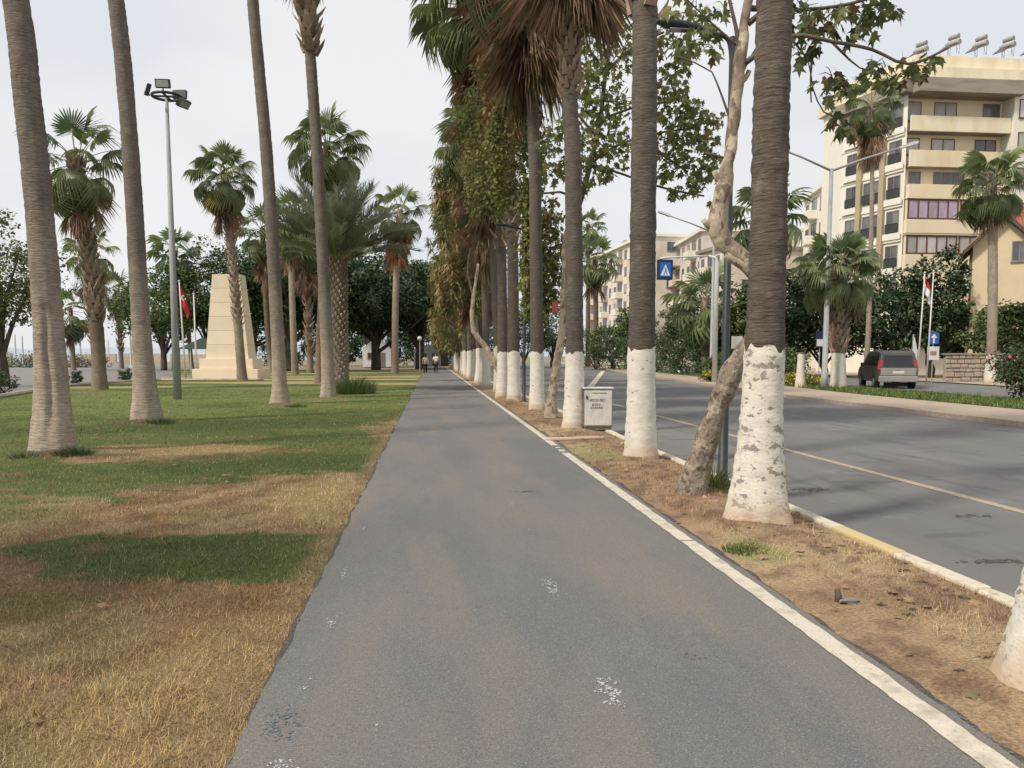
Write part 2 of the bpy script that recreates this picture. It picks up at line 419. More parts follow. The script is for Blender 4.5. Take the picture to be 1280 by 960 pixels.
# limewash with peeled patches that show the bark
def limewash(name, peel):
    m = mat(name, (0.70, 0.655, 0.565), 0.9, spec=0.1,
        noise=[(6, 0.45, 0.75, (1, 1, 1.8), (0.58, 0.53, 0.44), 5), (3.0, peel, peel + 0.10, (1, 1, .8), (0.52, 0.475, 0.41), 6), (8.5, peel + .015, peel + 0.05, (1, 1, 1.5), (0.30, 0.26, 0.225), 9), (22, peel + .06, peel + .11, (1, 1, 1.8), (0.36, 0.31, 0.27), 5), (60, 0.63, 0.72, (1, 1, 2), (0.40, 0.35, 0.30), 3)],
        bump=(16, 0.6, 0.010, (1, 1, 2.4)))
    n, l = m.node_tree.nodes, m.node_tree.links          # the lowest hand's breadth is stained by soil
    b = [x for x in n if x.type == 'BSDF_PRINCIPLED'][0]; tc = [x for x in n if x.type == 'TEX_COORD'][0]
    src = b.inputs['Base Color'].links[0].from_socket
    sx = n.new('ShaderNodeSeparateXYZ'); l.new(tc.outputs['Object'], sx.inputs[0])
    nz = n.new('ShaderNodeTexNoise'); nz.inputs['Scale'].default_value = 5; nz.inputs['Detail'].default_value = 5; l.new(tc.outputs['Object'], nz.inputs['Vector'])
    ma = n.new('ShaderNodeMath'); ma.operation = 'MULTIPLY_ADD'; ma.inputs[1].default_value = -0.35; l.new(nz.outputs['Fac'], ma.inputs[0]); l.new(sx.outputs['Z'], ma.inputs[2])
    mr = n.new('ShaderNodeMapRange'); mr.inputs['From Min'].default_value = -0.12; mr.inputs['From Max'].default_value = 0.12; mr.inputs['To Min'].default_value = 1; mr.inputs['To Max'].default_value = 0
    l.new(ma.outputs[0], mr.inputs['Value'])
    mx = n.new('ShaderNodeMix'); mx.data_type = 'RGBA'; l.new(mr.outputs[0], mx.inputs['Factor']); l.new(src, mx.inputs['A']); mx.inputs['B'].default_value = (0.50, 0.37, 0.26, 1)
    l.new(mx.outputs['Result'], b.inputs['Base Color'])
    return m
M['lime_peeled'] = limewash('limewash_peeled', 0.55)
M['lime'] = limewash('limewash', 0.63)
# leaves
M['frond'] = mat('palm_frond_green', (0.150, 0.192, 0.082), 0.42, randobj=0.35, trans=0.34, spec=0.4, noise=[(1.6, 0.45, 0.75, S1, (0.195, 0.215, 0.10), 3)])
M['frond_fresh'] = mat('palm_frond_fresh', (0.175, 0.235, 0.09), 0.45, randobj=0.3, trans=0.28, spec=0.4)
M['frond_dead'] = mat('palm_frond_dead', (0.29, 0.205, 0.13), 0.85, randobj=0.4, trans=0.12, spec=0.1, noise=[(3, 0.4, 0.7, S1, (0.19, 0.13, 0.085), 3)])
M['frond_rust'] = mat('palm_frond_rust', (0.34, 0.19, 0.105), 0.85, randobj=0.35, trans=0.12, spec=0.1)
M['frond_yellow'] = mat('palm_frond_yellowing', (0.30, 0.24, 0.06), 0.7, randobj=0.3, trans=0.2, spec=0.2)
M['date_frond'] = mat('date_palm_frond', (0.205, 0.235, 0.155), 0.5, randobj=0.25, trans=0.25, spec=0.35)
M['petiole'] = mat('petiole', (0.34, 0.30, 0.16), 0.6, randobj=0.3)
M['leaf_dark'] = mat('ficus_leaf', (0.052, 0.088, 0.036), 0.5, randisl=0.5, trans=0.15, spec=0.35)
M['leaf_mid'] = mat('tree_leaf', (0.105, 0.15, 0.055), 0.55, randisl=0.5, trans=0.2, spec=0.3)
M['leaf_pale'] = mat('pale_tree_leaf', (0.125, 0.160, 0.05), 0.55, randisl=0.5, trans=0.25, spec=0.3)
M['leaf_olive'] = mat('creeper_leaf', (0.29, 0.285, 0.115), 0.7, randisl=0.45, trans=0.42, spec=0.2, noise=[(0.9, 0.52, 0.70, S1, (0.36, 0.25, 0.12), 4), (0.6, 0.46, 0.60, (1.3, 1, 1), (0.175, 0.195, 0.07), 3)])
M['leaf_plane'] = mat('plane_tree_leaf', (0.135, 0.16, 0.06), 0.55, randobj=0.5, trans=0.38, spec=0.3)
M['leaf_plane_dry'] = mat('plane_tree_leaf_dry', (0.20, 0.12, 0.06), 0.7, randobj=0.4, trans=0.2, spec=0.2)
M['leaf_plane_mass'] = mat('plane_foliage', (0.235, 0.255, 0.10), 0.55, randisl=0.5, trans=0.45, spec=0.3)
M['leaf_tan'] = mat('dry_creeper_leaf', (0.40, 0.33, 0.155), 0.75, randisl=0.45, trans=0.3, spec=0.15, noise=[(0.5, 0.42, 0.56, S1, (0.20, 0.215, 0.085), 4), (1.1, 0.56, 0.66, S1, (0.25, 0.17, 0.10), 3)])
M['flower_white'] = mat('white_flower', (0.75, 0.72, 0.68), 0.6, trans=0.2)
M['flower_pink'] = mat('pink_flower', (0.62, 0.22, 0.28), 0.6, trans=0.2)
M['flower_yellow'] = mat('yellow_flower', (0.60, 0.47, 0.05), 0.6, randisl=0.3, trans=0.2)
M['plane_bark'] = mat('plane_tree_bark', (0.45, 0.37, 0.265), 0.85, noise=[(5, 0.50, 0.53, (1, 1, .7), (0.31, 0.24, 0.175), 7), (9, 0.57, 0.60, (1, 1, .6), (0.185, 0.145, 0.11), 7), (3.2, 0.57, 0.60, S1, (0.56, 0.49, 0.36), 7), (30, 0.6, 0.75, S1, (0.24, 0.19, 0.14), 4)], bump=(13, 1.0, 0.03, (1, 1, .6)))
M['plane_bark_low'] = mat('plane_tree_rough_bark', (0.25, 0.20, 0.15), 0.9, noise=[(7, 0.50, 0.55, (1, 1, .8), (0.37, 0.305, 0.225), 8), (13, 0.53, 0.60, S1, (0.12, 0.095, 0.072), 7), (34, 0.5, 0.7, S1, (0.16, 0.13, 0.1), 4)], bump=(16, 1.0, 0.06, (1, 1, .7)))
M['twig'] = mat('twig_bark', (0.11, 0.085, 0.065), 0.9, noise=[(8, 0.4, 0.7, S1, (0.18, 0.15, 0.11), 4)])
M['dark_bark'] = mat('dark_bark', (0.085, 0.070, 0.056), 0.9, noise=[(5, 0.4, 0.7, (1, 1, .3), (0.15, 0.125, 0.1), 5)], bump=(8, 0.8, 0.03, (1, 1, .3)))
# metal and buildings
M['dark_pole'] = mat('dark_painted_steel', (0.028, 0.034, 0.036), 0.5, noise=[(14, 0.5, 0.8, S1, (0.055, 0.06, 0.06), 4)], spec=0.4)
M['grey_pole'] = mat('galvanised_steel', (0.36, 0.365, 0.36), 0.6, metal=0.0, noise=[(6, 0.4, 0.7, (1, 1, .3), (0.28, 0.285, 0.28), 5)])
M['white_pole'] = mat('white_painted_steel', (0.68, 0.67, 0.64), 0.5, noise=[(5, 0.5, 0.8, (1, 1, .3), (0.50, 0.48, 0.45), 5)])
M['lamp_glass'] = mat('lamp_lens', (0.42, 0.43, 0.42), 0.25, noise=[(9, 0.4, 0.7, S1, (0.32, 0.33, 0.33), 2)])
M['black'] = mat('black_rubber', (0.018, 0.018, 0.019), 0.7, noise=[(20, 0.5, 0.8, S1, (0.03, 0.03, 0.03), 3)])
M['ink'] = mat('faded_dark_lettering', (0.10, 0.095, 0.09), 0.8, noise=[(60, 0.45, 0.7, S1, (0.32, 0.31, 0.29), 5)])
M['cabinet'] = mat('cabinet_grey_white', (0.66, 0.635, 0.58), 0.65, noise=[(4, 0.45, 0.75, (1, 1, .5), (0.42, 0.38, 0.33), 6), (30, 0.62, 0.75, S1, (0.33, 0.27, 0.21), 4)])
M['cabinet_side'] = mat('cabinet_grey', (0.33, 0.32, 0.29), 0.65, noise=[(5, 0.45, 0.75, (1, 1, .5), (0.25, 0.23, 0.2), 6)])
M['wood_pale'] = mat('bleached_wood', (0.50, 0.39, 0.28), 0.9, noise=[(6, 0.45, 0.7, (.2, 1, 1), (0.36, 0.27, 0.19), 5)], bump=(20, 0.5, 0.01, (.2, 1, 1)))
M['blue_sign'] = mat('sign_blue', (0.02, 0.14, 0.50), 0.4, noise=[(3, 0.45, 0.8, S1, (0.03, 0.17, 0.5), 3)])
M['navy_sign'] = mat('sign_navy', (0.02, 0.03, 0.08), 0.5, noise=[(3, 0.45, 0.8, S1, (0.03, 0.04, 0.09), 3)])
M['sign_white'] = mat('sign_white', (0.78, 0.78, 0.76), 0.5, noise=[(5, 0.5, 0.8, S1, (0.66, 0.65, 0.62), 4)])
M['red'] = mat('red_cloth', (0.55, 0.03, 0.035), 0.7, noise=[(4, 0.45, 0.75, S1, (0.42, 0.025, 0.03), 4)])
M['red_sign'] = mat('red_sign', (0.50, 0.10, 0.08), 0.6, noise=[(9, 0.45, 0.75, S1, (0.4, 0.09, 0.07), 3)])
M['cloth_white'] = mat('white_cloth', (0.74, 0.73, 0.72), 0.8, noise=[(3, 0.45, 0.75, S1, (0.62, 0.61, 0.60), 4)])
M['obelisk'] = mat('monument_stone', (0.80, 0.685, 0.51), 0.8, noise=[(0.9, 0.42, 0.7, S1, (0.75, 0.63, 0.46), 6), (7, 0.6, 0.8, S1, (0.66, 0.55, 0.40), 4)], randobj=0.05)
M['stone'] = mat('rubble_stone', (0.30, 0.25, 0.19), 0.9, noise=[(2.5, 0.4, 0.7, S1, (0.40, 0.34, 0.26), 4)], randisl=0.3, bump=(12, 0.7, 0.02, S1))
M['cream'] = mat('cream_render', (0.82, 0.735, 0.54), 0.85, noise=[(0.35, 0.45, 0.7, (1, 1, .4), (0.66, 0.54, 0.34), 6), (2.2, 0.62, 0.8, (1, 1, .25), (0.60, 0.50, 0.33), 5)])
M['peach'] = mat('peach_render', (0.82, 0.70, 0.50), 0.85, noise=[(0.4, 0.45, 0.7, (1, 1, .4), (0.77, 0.635, 0.43), 6)])
M['ivory'] = mat('ivory_render', (0.80, 0.76, 0.65), 0.85, noise=[(0.5, 0.45, 0.75, (1, 1, .4), (0.74, 0.69, 0.58), 6)])
M['khaki'] = mat('khaki_pilaster', (0.40, 0.34, 0.21), 0.85, noise=[(0.6, 0.45, 0.7, (1, 1, .4), (0.46, 0.39, 0.25), 5)])
M['soffit'] = mat('weathered_concrete', (0.33, 0.29, 0.235), 0.9, noise=[(0.8, 0.45, 0.65, (.4, 1, 2.5), (0.23, 0.20, 0.17), 6)])
M['pink_render'] = mat('pinkish_render', (0.76, 0.68, 0.59), 0.85, noise=[(0.3, 0.45, 0.7, S1, (0.58, 0.48, 0.39), 6)], randobj=0.08)
M['beige_render'] = mat('beige_render', (0.72, 0.65, 0.55), 0.85, noise=[(0.3, 0.45, 0.7, S1, (0.52, 0.46, 0.39), 6)])
M['yellow_house'] = mat('yellow_house_render', (0.68, 0.56, 0.37), 0.85, noise=[(0.8, 0.45, 0.7, S1, (0.62, 0.51, 0.34), 6)])
M['roof_tile'] = mat('red_roof_tile', (0.40, 0.15, 0.09), 0.85, noise=[(3, 0.4, 0.7, S1, (0.30, 0.12, 0.075), 5)], randobj=0.1)
M['win_frame'] = mat('brown_window_frame', (0.16, 0.075, 0.06), 0.6, noise=[(3, 0.4, 0.7, S1, (0.12, 0.06, 0.05), 3)])
M['win_frame_grey'] = mat('grey_window_frame', (0.25, 0.22, 0.19), 0.6, noise=[(3, 0.4, 0.7, S1, (0.19, 0.17, 0.15), 3)])
M['pane'] = mat('window_glass', (0.10, 0.105, 0.11), 0.12, spec=0.6, randobj=0.6, noise=[(0.7, 0.4, 0.6, S1, (0.17, 0.17, 0.17), 2)])
M['pane_pale'] = mat('curtained_glass', (0.50, 0.47, 0.44), 0.25, spec=0.5, randobj=0.25, noise=[(2.5, 0.4, 0.6, (3, 3, .3), (0.40, 0.38, 0.36), 3)])
M['pane_purple'] = mat('purple_curtained_glass', (0.34, 0.25, 0.33), 0.25, spec=0.5, randobj=0.25, noise=[(2.5, 0.4, 0.6, (3, 3, .3), (0.45, 0.36, 0.42), 3)])
M['dark_rail'] = mat('dark_railing', (0.05, 0.05, 0.055), 0.6, noise=[(9, 0.4, 0.7, S1, (0.08, 0.08, 0.085), 3)])
M['solar'] = mat('solar_collector', (0.05, 0.032, 0.035), 0.3, noise=[(5, 0.4, 0.7, (6, 1, 1), (0.08, 0.05, 0.05), 3)])
M['van_paint'] = mat('van_dark_grey_paint', (0.085, 0.080, 0.078), 0.3, metal=0.3, spec=0.5, noise=[(2, 0.4, 0.8, S1, (0.10, 0.095, 0.09), 3)])
M['van_bumper'] = mat('van_bumper_silver', (0.36, 0.34, 0.31), 0.4, metal=0.2, noise=[(2, 0.4, 0.8, S1, (0.30, 0.285, 0.26), 3)])
M['van_glass'] = mat('van_glass', (0.02, 0.02, 0.023), 0.08, spec=0.6, noise=[(1, 0.4, 0.8, S1, (0.03, 0.03, 0.032), 2)])
M['tail_red'] = mat('tail_light_red', (0.50, 0.03, 0.03), 0.25, noise=[(9, 0.4, 0.8, S1, (0.36, 0.03, 0.03), 2)])
M['plate'] = mat('number_plate', (0.66, 0.64, 0.58), 0.5, noise=[(20, 0.5, 0.7, S1, (0.45, 0.43, 0.4), 3)])
M['rim'] = mat('wheel_rim', (0.33, 0.33, 0.33), 0.35, metal=0.5, noise=[(9, 0.4, 0.8, S1, (0.25, 0.25, 0.25), 2)])
M['skin'] = mat('skin', (0.42, 0.26, 0.18), 0.6, noise=[(4, 0.4, 0.8, S1, (0.38, 0.23, 0.16), 3)])
M['shirt_white'] = mat('white_shirt', (0.70, 0.69, 0.67), 0.85, noise=[(6, 0.4, 0.8, S1, (0.58, 0.57, 0.56), 4)])
M['shirt_grey'] = mat('pale_grey_shirt', (0.40, 0.38, 0.37), 0.85, noise=[(6, 0.4, 0.8, S1, (0.33, 0.31, 0.31), 4)])
M['trousers'] = mat('dark_trousers', (0.022, 0.022, 0.026), 0.85, noise=[(6, 0.4, 0.8, S1, (0.035, 0.035, 0.04), 4)])
M['hair'] = mat('dark_hair', (0.02, 0.015, 0.012), 0.7, noise=[(30, 0.4, 0.8, S1, (0.035, 0.027, 0.02), 4)])
M['tent'] = mat('dark_green_canopy', (0.035, 0.055, 0.045), 0.8, noise=[(2, 0.4, 0.8, S1, (0.05, 0.07, 0.06), 3)])
M['rock'] = mat('grey_rock', (0.22, 0.21, 0.20), 0.9, noise=[(6, 0.4, 0.7, S1, (0.13, 0.125, 0.12), 5)], bump=(9, 0.8, 0.03, S1))
M['brick_rubble'] = mat('brick_rubble', (0.40, 0.22, 0.16), 0.9, noise=[(6, 0.4, 0.7, S1, (0.45, 0.33, 0.26), 5)], bump=(12, 0.8, 0.02, S1))
M['litter_leaf'] = mat('fallen_dry_leaf', (0.27, 0.195, 0.11), 0.85, randobj=0.3, trans=0.1)

# ================================================================== THE GROUND
def sheet(name, poly, z, m, label, cat=None):
    mb = MB(); mb.add([(x, y, z) for x, y in poly], [tuple(range(len(poly)))])
    o = mb.build(name, m)
    return tag(o, label, cat, kind='structure')
sheet('ground', [(-220, -60), (2500, -60), (2500, 4000), (-60, 4000), (-60, 265), (-220, 185)], -0.16, M['earth'], 'dry earth ground under the whole seafront park', 'ground')
# --- lawn: dry straw, green patches and some painted shade held in a point colour
STRAW = np.array([0.40, 0.285, 0.155]); BROWN = np.array([0.29, 0.18, 0.09]); GREEN = np.array([0.135, 0.18, 0.05]); DEEP = np.array([0.088, 0.118, 0.034]); YELLOW = np.array([0.43, 0.32, 0.15])
def sstep(a, b, t):
    t = np.clip((t - a) / (b - a), 0, 1); return t * t * (3 - 2 * t)
def patch(x, y, cx, cy, rx, ry, wob=0.5):
    d = ((x - cx) / rx) ** 2 + ((y - cy) / ry) ** 2
    d = d + (fbm(x * 0.9 + cx, y * 0.9 + cy, 4) - 0.5) * wob * 4
    return sstep(1.25, 0.45, d)
def mixc(c, d, t):
    return c * (1 - t[:, None]) + d * t[:, None]
def lawn_color(x, y):
    n = len(x)
    c = np.tile(STRAW, (n, 1))
    big = fbm(x * 0.5 + 3, y * 0.35 + 9, 4); fine = fbm(x * 3.1, y * 2.3 + 40, 4)
    c = mixc(c, BROWN, sstep(0.40, 0.60, fine) * 0.9)
    c = mixc(c, BROWN * .7, sstep(0.55, 0.72, fbm(x * 7 + 11, y * 4.5, 4)) * 0.7)
    c = mixc(c, np.array([.33, .28, .13]), sstep(0.52, 0.7, fbm(x * 1.3 + 70, y * 1.1, 4)) * 0.4)
    mot = fbm(x * 3.5 + 90, y * 5.5 + 13, 5)
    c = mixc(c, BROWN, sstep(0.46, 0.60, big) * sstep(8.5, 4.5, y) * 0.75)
    g = sstep(8.3, 11.5, y + (big - 0.5) * 6) * sstep(0.18, 0.38, fbm(x * 0.8 + 7, y * 0.30, 4) + sstep(10, 22, y) * 0.16)
    g = g * (1 - 0.93 * patch(x, y, -1.0, 9.4, 1.5, 1.5)) * (1 - 0.8 * patch(x, y, -4.2, 13.6, 1.9, 1.2)) * (1 - 0.85 * patch(x, y, -0.9, 18.5, 0.9, 2.2))
    mot2 = fbm(x * 8 + 3, y * 11 + 7, 4)
    mk = (mot - .5) * 1.5 + (mot2 - .5) * .9
    g = sstep(.32, .78, g + mk) * sstep(0, .25, g)
    c = mixc(c, GREEN, g * 0.93)
    c = mixc(c, DEEP, g * sstep(0.42, 0.62, fbm(x * 0.45 + 31, y * 0.5 + 3, 5) * .6 + mot * .4) * 0.9)
    c = mixc(c, BROWN * 0.8, patch(x, y, -3.4, 6.35, 2.6, 1.05) * 0.5)  # shadow band across the lawn, painted in as darker brown
    gp = patch(x, y, -1.65, 6.75, 1.75, 0.8, 1.1)
    c = mixc(c, DEEP * 1.15, sstep(.25, .6, gp + mk * .9) * sstep(0, .2, gp) * .95)
    c = mixc(c, GREEN, patch(x, y, -2.6, 5.35, 0.5, 0.3) * 0.4)
    c = mixc(c, GREEN, patch(x, y, -5.6, 8.3, 1.6, 1.3) * 0.55)
    c = mixc(c, DEEP, patch(x, y, -2.6, 12.6, 1.7, 1.3) * 0.7)
    c = mixc(c, DEEP, patch(x, y, -3.6, 19.0, 2.3, 1.6) * 0.8)
    c = mixc(c, YELLOW, patch(x, y, -4.4, 14.3, 1.6, 0.8) * 0.8)
    c = mixc(c, YELLOW, patch(x, y, -1.05, 9.2, 0.8, 1.3) * 0.75)
    c = mixc(c, YELLOW, patch(x, y, -1.1, 3.6, 0.7, 1.2) * 0.5)
    c = mixc(c, YELLOW, sstep(34, 44, y) * sstep(0.5, 0.62, vnoise(x * 0.12, y * 0.30)) * 0.75)
    c = mixc(c, STRAW * 0.9, sstep(0.28, 0.10, -0.80 - x) * sstep(25, 15, y) * 0.6)
    c = mixc(c, np.array([.20, .13, .085]), np.clip(feet(x, y, PALM_FEET, 1.0, .42) * (.3 + mot), 0, .8))  # bare soil ring at palm feet, its dark tone also painted contact shade
    return c * (0.66 + 0.42 * mot + .26 * mot2)[:, None]
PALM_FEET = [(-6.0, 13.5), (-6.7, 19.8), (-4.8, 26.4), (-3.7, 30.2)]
ROW_FEET = [(3.02, 3.4), (2.98, 7.15), (3.08, 11.8), (2.96, 16.7), (2.93, 22.4), (2.9, 28.4), (2.7, 30.6), (2.95, 8.7)]
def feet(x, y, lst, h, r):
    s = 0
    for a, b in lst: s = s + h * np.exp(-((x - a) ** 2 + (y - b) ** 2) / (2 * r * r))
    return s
def lawn_z(x, y):
    return feet(x, y, PALM_FEET, .09, .55) + ((fbm(x * 0.8, y * 0.8, 3) - 0.5) * 0.05) * sstep(30, 20, y) * sstep(0.0, 0.5, -0.8 - x) - 0.004
def grid_mesh(name, xs, ys, zf, cf, m):
    X, Y = np.meshgrid(xs, ys); x = X.ravel(); y = Y.ravel()
    V = np.stack([x, y, zf(x, y)], 1)
    nx = len(xs); i = np.arange((len(ys) - 1) * (nx - 1)); r = i // (nx - 1); c = i % (nx - 1)
    a = r * nx + c
    return np_mesh(name, V, np.stack([a, a + 1, a + nx + 1, a + nx], 1), m, True, cf(x, y))
_xs = np.concatenate([np.linspace(-45, -14, 50)[:-1], np.arange(-14, -0.85, 0.09), [-0.78]])
_ys = np.concatenate([np.arange(-6, 24, 0.1), np.linspace(24, 95, 130)])
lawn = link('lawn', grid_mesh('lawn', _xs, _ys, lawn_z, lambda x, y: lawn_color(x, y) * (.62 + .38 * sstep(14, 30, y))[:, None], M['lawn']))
tag(lawn, 'patchy park lawn, straw yellow in front and green further back', 'lawn', kind='structure')
# --- verge between path and road
SOIL = np.array([0.31, 0.205, 0.125]); SOIL2 = np.array([0.235, 0.155, 0.095]); HAY = np.array([0.43, 0.33, 0.19])
def verge_color(x, y):
    f = fbm(x * 4, y * 3, 4); b = fbm(x * 0.9 + 2, y * 0.6, 4)
    c = np.tile(SOIL, (len(x), 1))
    c = mixc(c, SOIL2, sstep(0.45, 0.65, f)); c = mixc(c, HAY, sstep(0.5, 0.68, b) * 0.7)
    c = mixc(c, np.array([.17, .11, .07]), sstep(0.55, 0.7, fbm(x * 7, y * 6 + 4, 4)) * .8)
    c = mixc(c, GREEN * 1.2, patch(x, y, 2.62, 6.2, 0.22, 0.35) * 0.5)
    c = mixc(c, GREEN * 1.3, patch(x, y, 2.7, 12.6, 0.4, 1.2) * 0.35)
    return c
def verge_z(x, y):
    t = np.clip((x - 2.26) / (3.72 - 2.26), 0, 1)
    return feet(x, y, ROW_FEET, .055, .36) * np.sin(t * PI) - 0.012 + np.sin(t * PI) * 0.035 + (fbm(x * 2.2, y * 2.2, 3) - 0.5) * 0.03 * np.sin(t * PI)
verge = link('verge', grid_mesh('verge', np.linspace(2.25, 3.70, 26), np.concatenate([np.arange(-4, 26, 0.08), np.linspace(26, 150, 120)]), verge_z, verge_color, M['lawn']))
tag(verge, 'strip of bare reddish soil and dry hay between path and road', 'verge', kind='structure')

# --- grass blades
def blades(name, n, xr, yr, seed, colf, zf, hmin, hmax, label, cat, flat=0.5, keep=None, wk=1.0, bright=1.0):
    rs = np.random.RandomState(seed)
    u = rs.rand(n); p = -0.75
    y = ((yr[0] ** p) + u * (yr[1] ** p - yr[0] ** p)) ** (1 / p)
    x = xr[0] + rs.rand(n) * (xr[1] - xr[0])
    x = xr[1] - (xr[1] - x) * np.clip(0.35 + y / 16, 0, 1)
    if keep is not None:
        k = keep(x, y, rs); x = x[k]; y = y[k]; n = len(x)
    z = zf(x, y)
    a = rs.rand(n) * 2 * PI; lay = flat * rs.rand(n) ** 0.7
    h = hmin + rs.rand(n) * (hmax - hmin)
    h = h * (0.7 + 0.5 * fbm(x * 2.5, y * 2.5, 3) + .9 * sstep(.58, .74, fbm(x * 5 + 5, y * 5, 3)))
    w = (0.0026 + 0.0006 * y) * wk
    d = np.stack([np.cos(a), np.sin(a)], 1); s = np.stack([-np.sin(a), np.cos(a)], 1)
    base = np.stack([x, y], 1)
    ln = h * (1 + lay * 1.6)
    tip = base + d * (ln * np.sin(lay * 1.4))[:, None]
    tz = z + ln * np.cos(lay * 1.4)
    V = np.zeros((n, 3, 3), np.float32)
    V[:, 0, :2] = base + s * (w / 2)[:, None]; V[:, 0, 2] = z - 0.006
    V[:, 1, :2] = base - s * (w / 2)[:, None]; V[:, 1, 2] = z - 0.006
    V[:, 2, :2] = tip; V[:, 2, 2] = tz
    C = colf(x, y) * bright
    straw = rs.rand(n) < 0.16
    C[straw] = C[straw] * 0.4 + np.array([0.45, 0.335, 0.19]) * 0.6
    o = link(name, np_mesh(name, V.reshape(-1, 3), np.arange(n * 3).reshape(-1, 3), M['blade'], False, np.repeat(C, 3, 0)))
    return tag(o, label, cat, kind='stuff')
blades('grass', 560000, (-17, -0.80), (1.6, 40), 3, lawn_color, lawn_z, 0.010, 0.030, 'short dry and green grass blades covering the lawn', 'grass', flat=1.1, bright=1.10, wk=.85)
blades('hay', 46000, (2.28, 3.68), (1.6, 34), 4, verge_color, verge_z, 0.012, 0.035, 'dry hay stubble on the soil strip beside the road', 'grass', flat=1.05, keep=lambda x, y, rs: rs.rand(len(x)) < 0.25 + 0.75 * sstep(0.4, 0.6, fbm(x * 1.7, y * 1.2, 3)), bright=1.25)

# --- the path
def wavy_strip(x0, x1, y0, y1, z, step, a0, a1, seed, fr=2.0):
    ys = np.arange(y0, y1 + step, step)
    l = x0 + (fbm(ys * fr + seed, ys * 0 + seed, 4) - 0.5) * a0
    r = x1 + (fbm(ys * fr + seed + 50, ys * 0 + seed, 4) - 0.5) * a1
    V = np.concatenate([np.stack([l, ys, ys * 0 + z], 1), np.stack([r, ys, ys * 0 + z], 1)])
    n = len(ys); i = np.arange(n - 1)
    return V, np.stack([i, i + n, i + n + 1, i + 1], 1)
_V, _F = wavy_strip(-0.79, 2.30, -6, 24, 0.016, 0.05, 0.07, 0.05, 3, 3)
_Vb, _Fb = wavy_strip(-0.78, 2.30, 24, 190, 0.016, 1.0, 0.10, 0.0, 9)
_V2 = np.concatenate([_V, _Vb]); _F2 = np.concatenate([_F, _Fb + len(_V)])
path = link('path', np_mesh('path', _V2, _F2, M['asphalt_path']))
tag(path, 'straight grey asphalt walking path running away between lawn and palms', 'path', kind='structure')
_V, _F = wavy_strip(-0.815, -0.72, -6, 24, 0.009, 0.05, 0.08, 0.04, 21, 5)
link('crumbled_edge', np_mesh('crumbled_edge', _V, _F, M['asphalt_edge']), path)
_V, _F = wavy_strip(2.20, 2.335, -6, 30, 0.010, 0.05, 0.03, 0.12, 25, 4)
link('crumbled_edge', np_mesh('crumbled_edge', _V, _F, M['asphalt_edge']), path)
for i, (y0, y1, w) in enumerate([(-6, 6.55, .125), (6.58, 12.85, .125), (13.05, 13.3, .11), (13.55, 13.68, .08), (13.95, 30, .12), (30, 150, .12)]):
    _V, _F = wavy_strip(2.18 - w / 2, 2.18 + w / 2, y0, y1, 0.021, 0.04 if y1 < 40 else 1.5, 0.022 if y1 < 40 else 0, 0.022 if y1 < 40 else 0, 60 + i, 6)
    link('edge_line', np_mesh('edge_line', _V, _F, M['cream_paint']), path)
def flecks(name, cx, cy, w, l, n, m, parent, z, seed, sz=0.02, ang=0.0):
    """what is left of a painted mark: many small irregular chips of paint"""
    rs = random.Random(seed); mb = MB()
    for k in range(n):
        x = (rs.random() + rs.random() + rs.random() - 1.5) * .55 * w; y = (rs.random() + rs.random() - 1) * .62 * l
        if vnoise(x * 40 + seed, y * 22 + seed) < .42: continue
        s = sz * (0.3 + rs.random() ** 2 * 1.5); a0 = rs.random() * 6
        ca, sa = math.cos(ang), math.sin(ang)
        pts = [(x + s * (0.6 + rs.random() * .6) * math.cos(a0 + j * 2 * PI / 5), y + s * (0.7 + rs.random() * .6) * math.sin(a0 + j * 2 * PI / 5)) for j in range(5)]
        mb.add([(cx + p * ca - q * sa, cy + p * sa + q * ca, z + k * 2e-6) for p, q in pts], [(0, 1, 2, 3, 4)])
    o = mb.build(name, m, parent); o['kind'] = 'stuff'
    return o
for i, (px, py, w, l, n) in enumerate([(763, 864, .10, .30, 520), (691, 735, .10, .36, 420), (641, 630, .09, .5, 130), (348, 957, .10, .10, 90), (430, 716, .05, .3, 90), (414, 776, .05, .22, 90), (455, 660, .05, .4, 60), (378, 860, .06, .2, 40), (620, 592, .08, .6, 80)]):
    p = ground(px, py, 0.02)
    flecks('worn_paint_dash', p.x, p.y, w, l, n, M['white_paint'], path, 0.0195, i, 0.0042 if w > .09 else 0.004)
p = ground(352, 905, 0.02)
flecks('blue_paint_trace', p.x, p.y, .16, .35, 260, M['blue_paint'], path, 0.0190, 77, 0.005)
p = ground(1180, 885, 0.01)
flecks('blue_paint_trace', 2.295, 3.15, .05, .5, 300, M['blue_paint'], path, 0.0150, 78, 0.008)
for i, (px, py, w) in enumerate([(658, 614, .3), (870, 820, .16), (600, 758, .05), (498, 690, .05), (700, 806, .05), (840, 560, .1), (575, 487, .6)]):
    p = ground(px, py, 0.02)
    flecks('tar_smear', p.x, p.y, w, w * .5, 60, M['asphalt_edge'], path, 0.0192, 200 + i, w * .035)
for i, (px, py) in enumerate([(748, 649), (470, 905), (660, 662)]):
    p = ground(px, py, 0.02)
    flecks('pale_grit', p.x, p.y, .03, .02, 3, M['cream_paint'], path, 0.0194, 300 + i, 0.007)

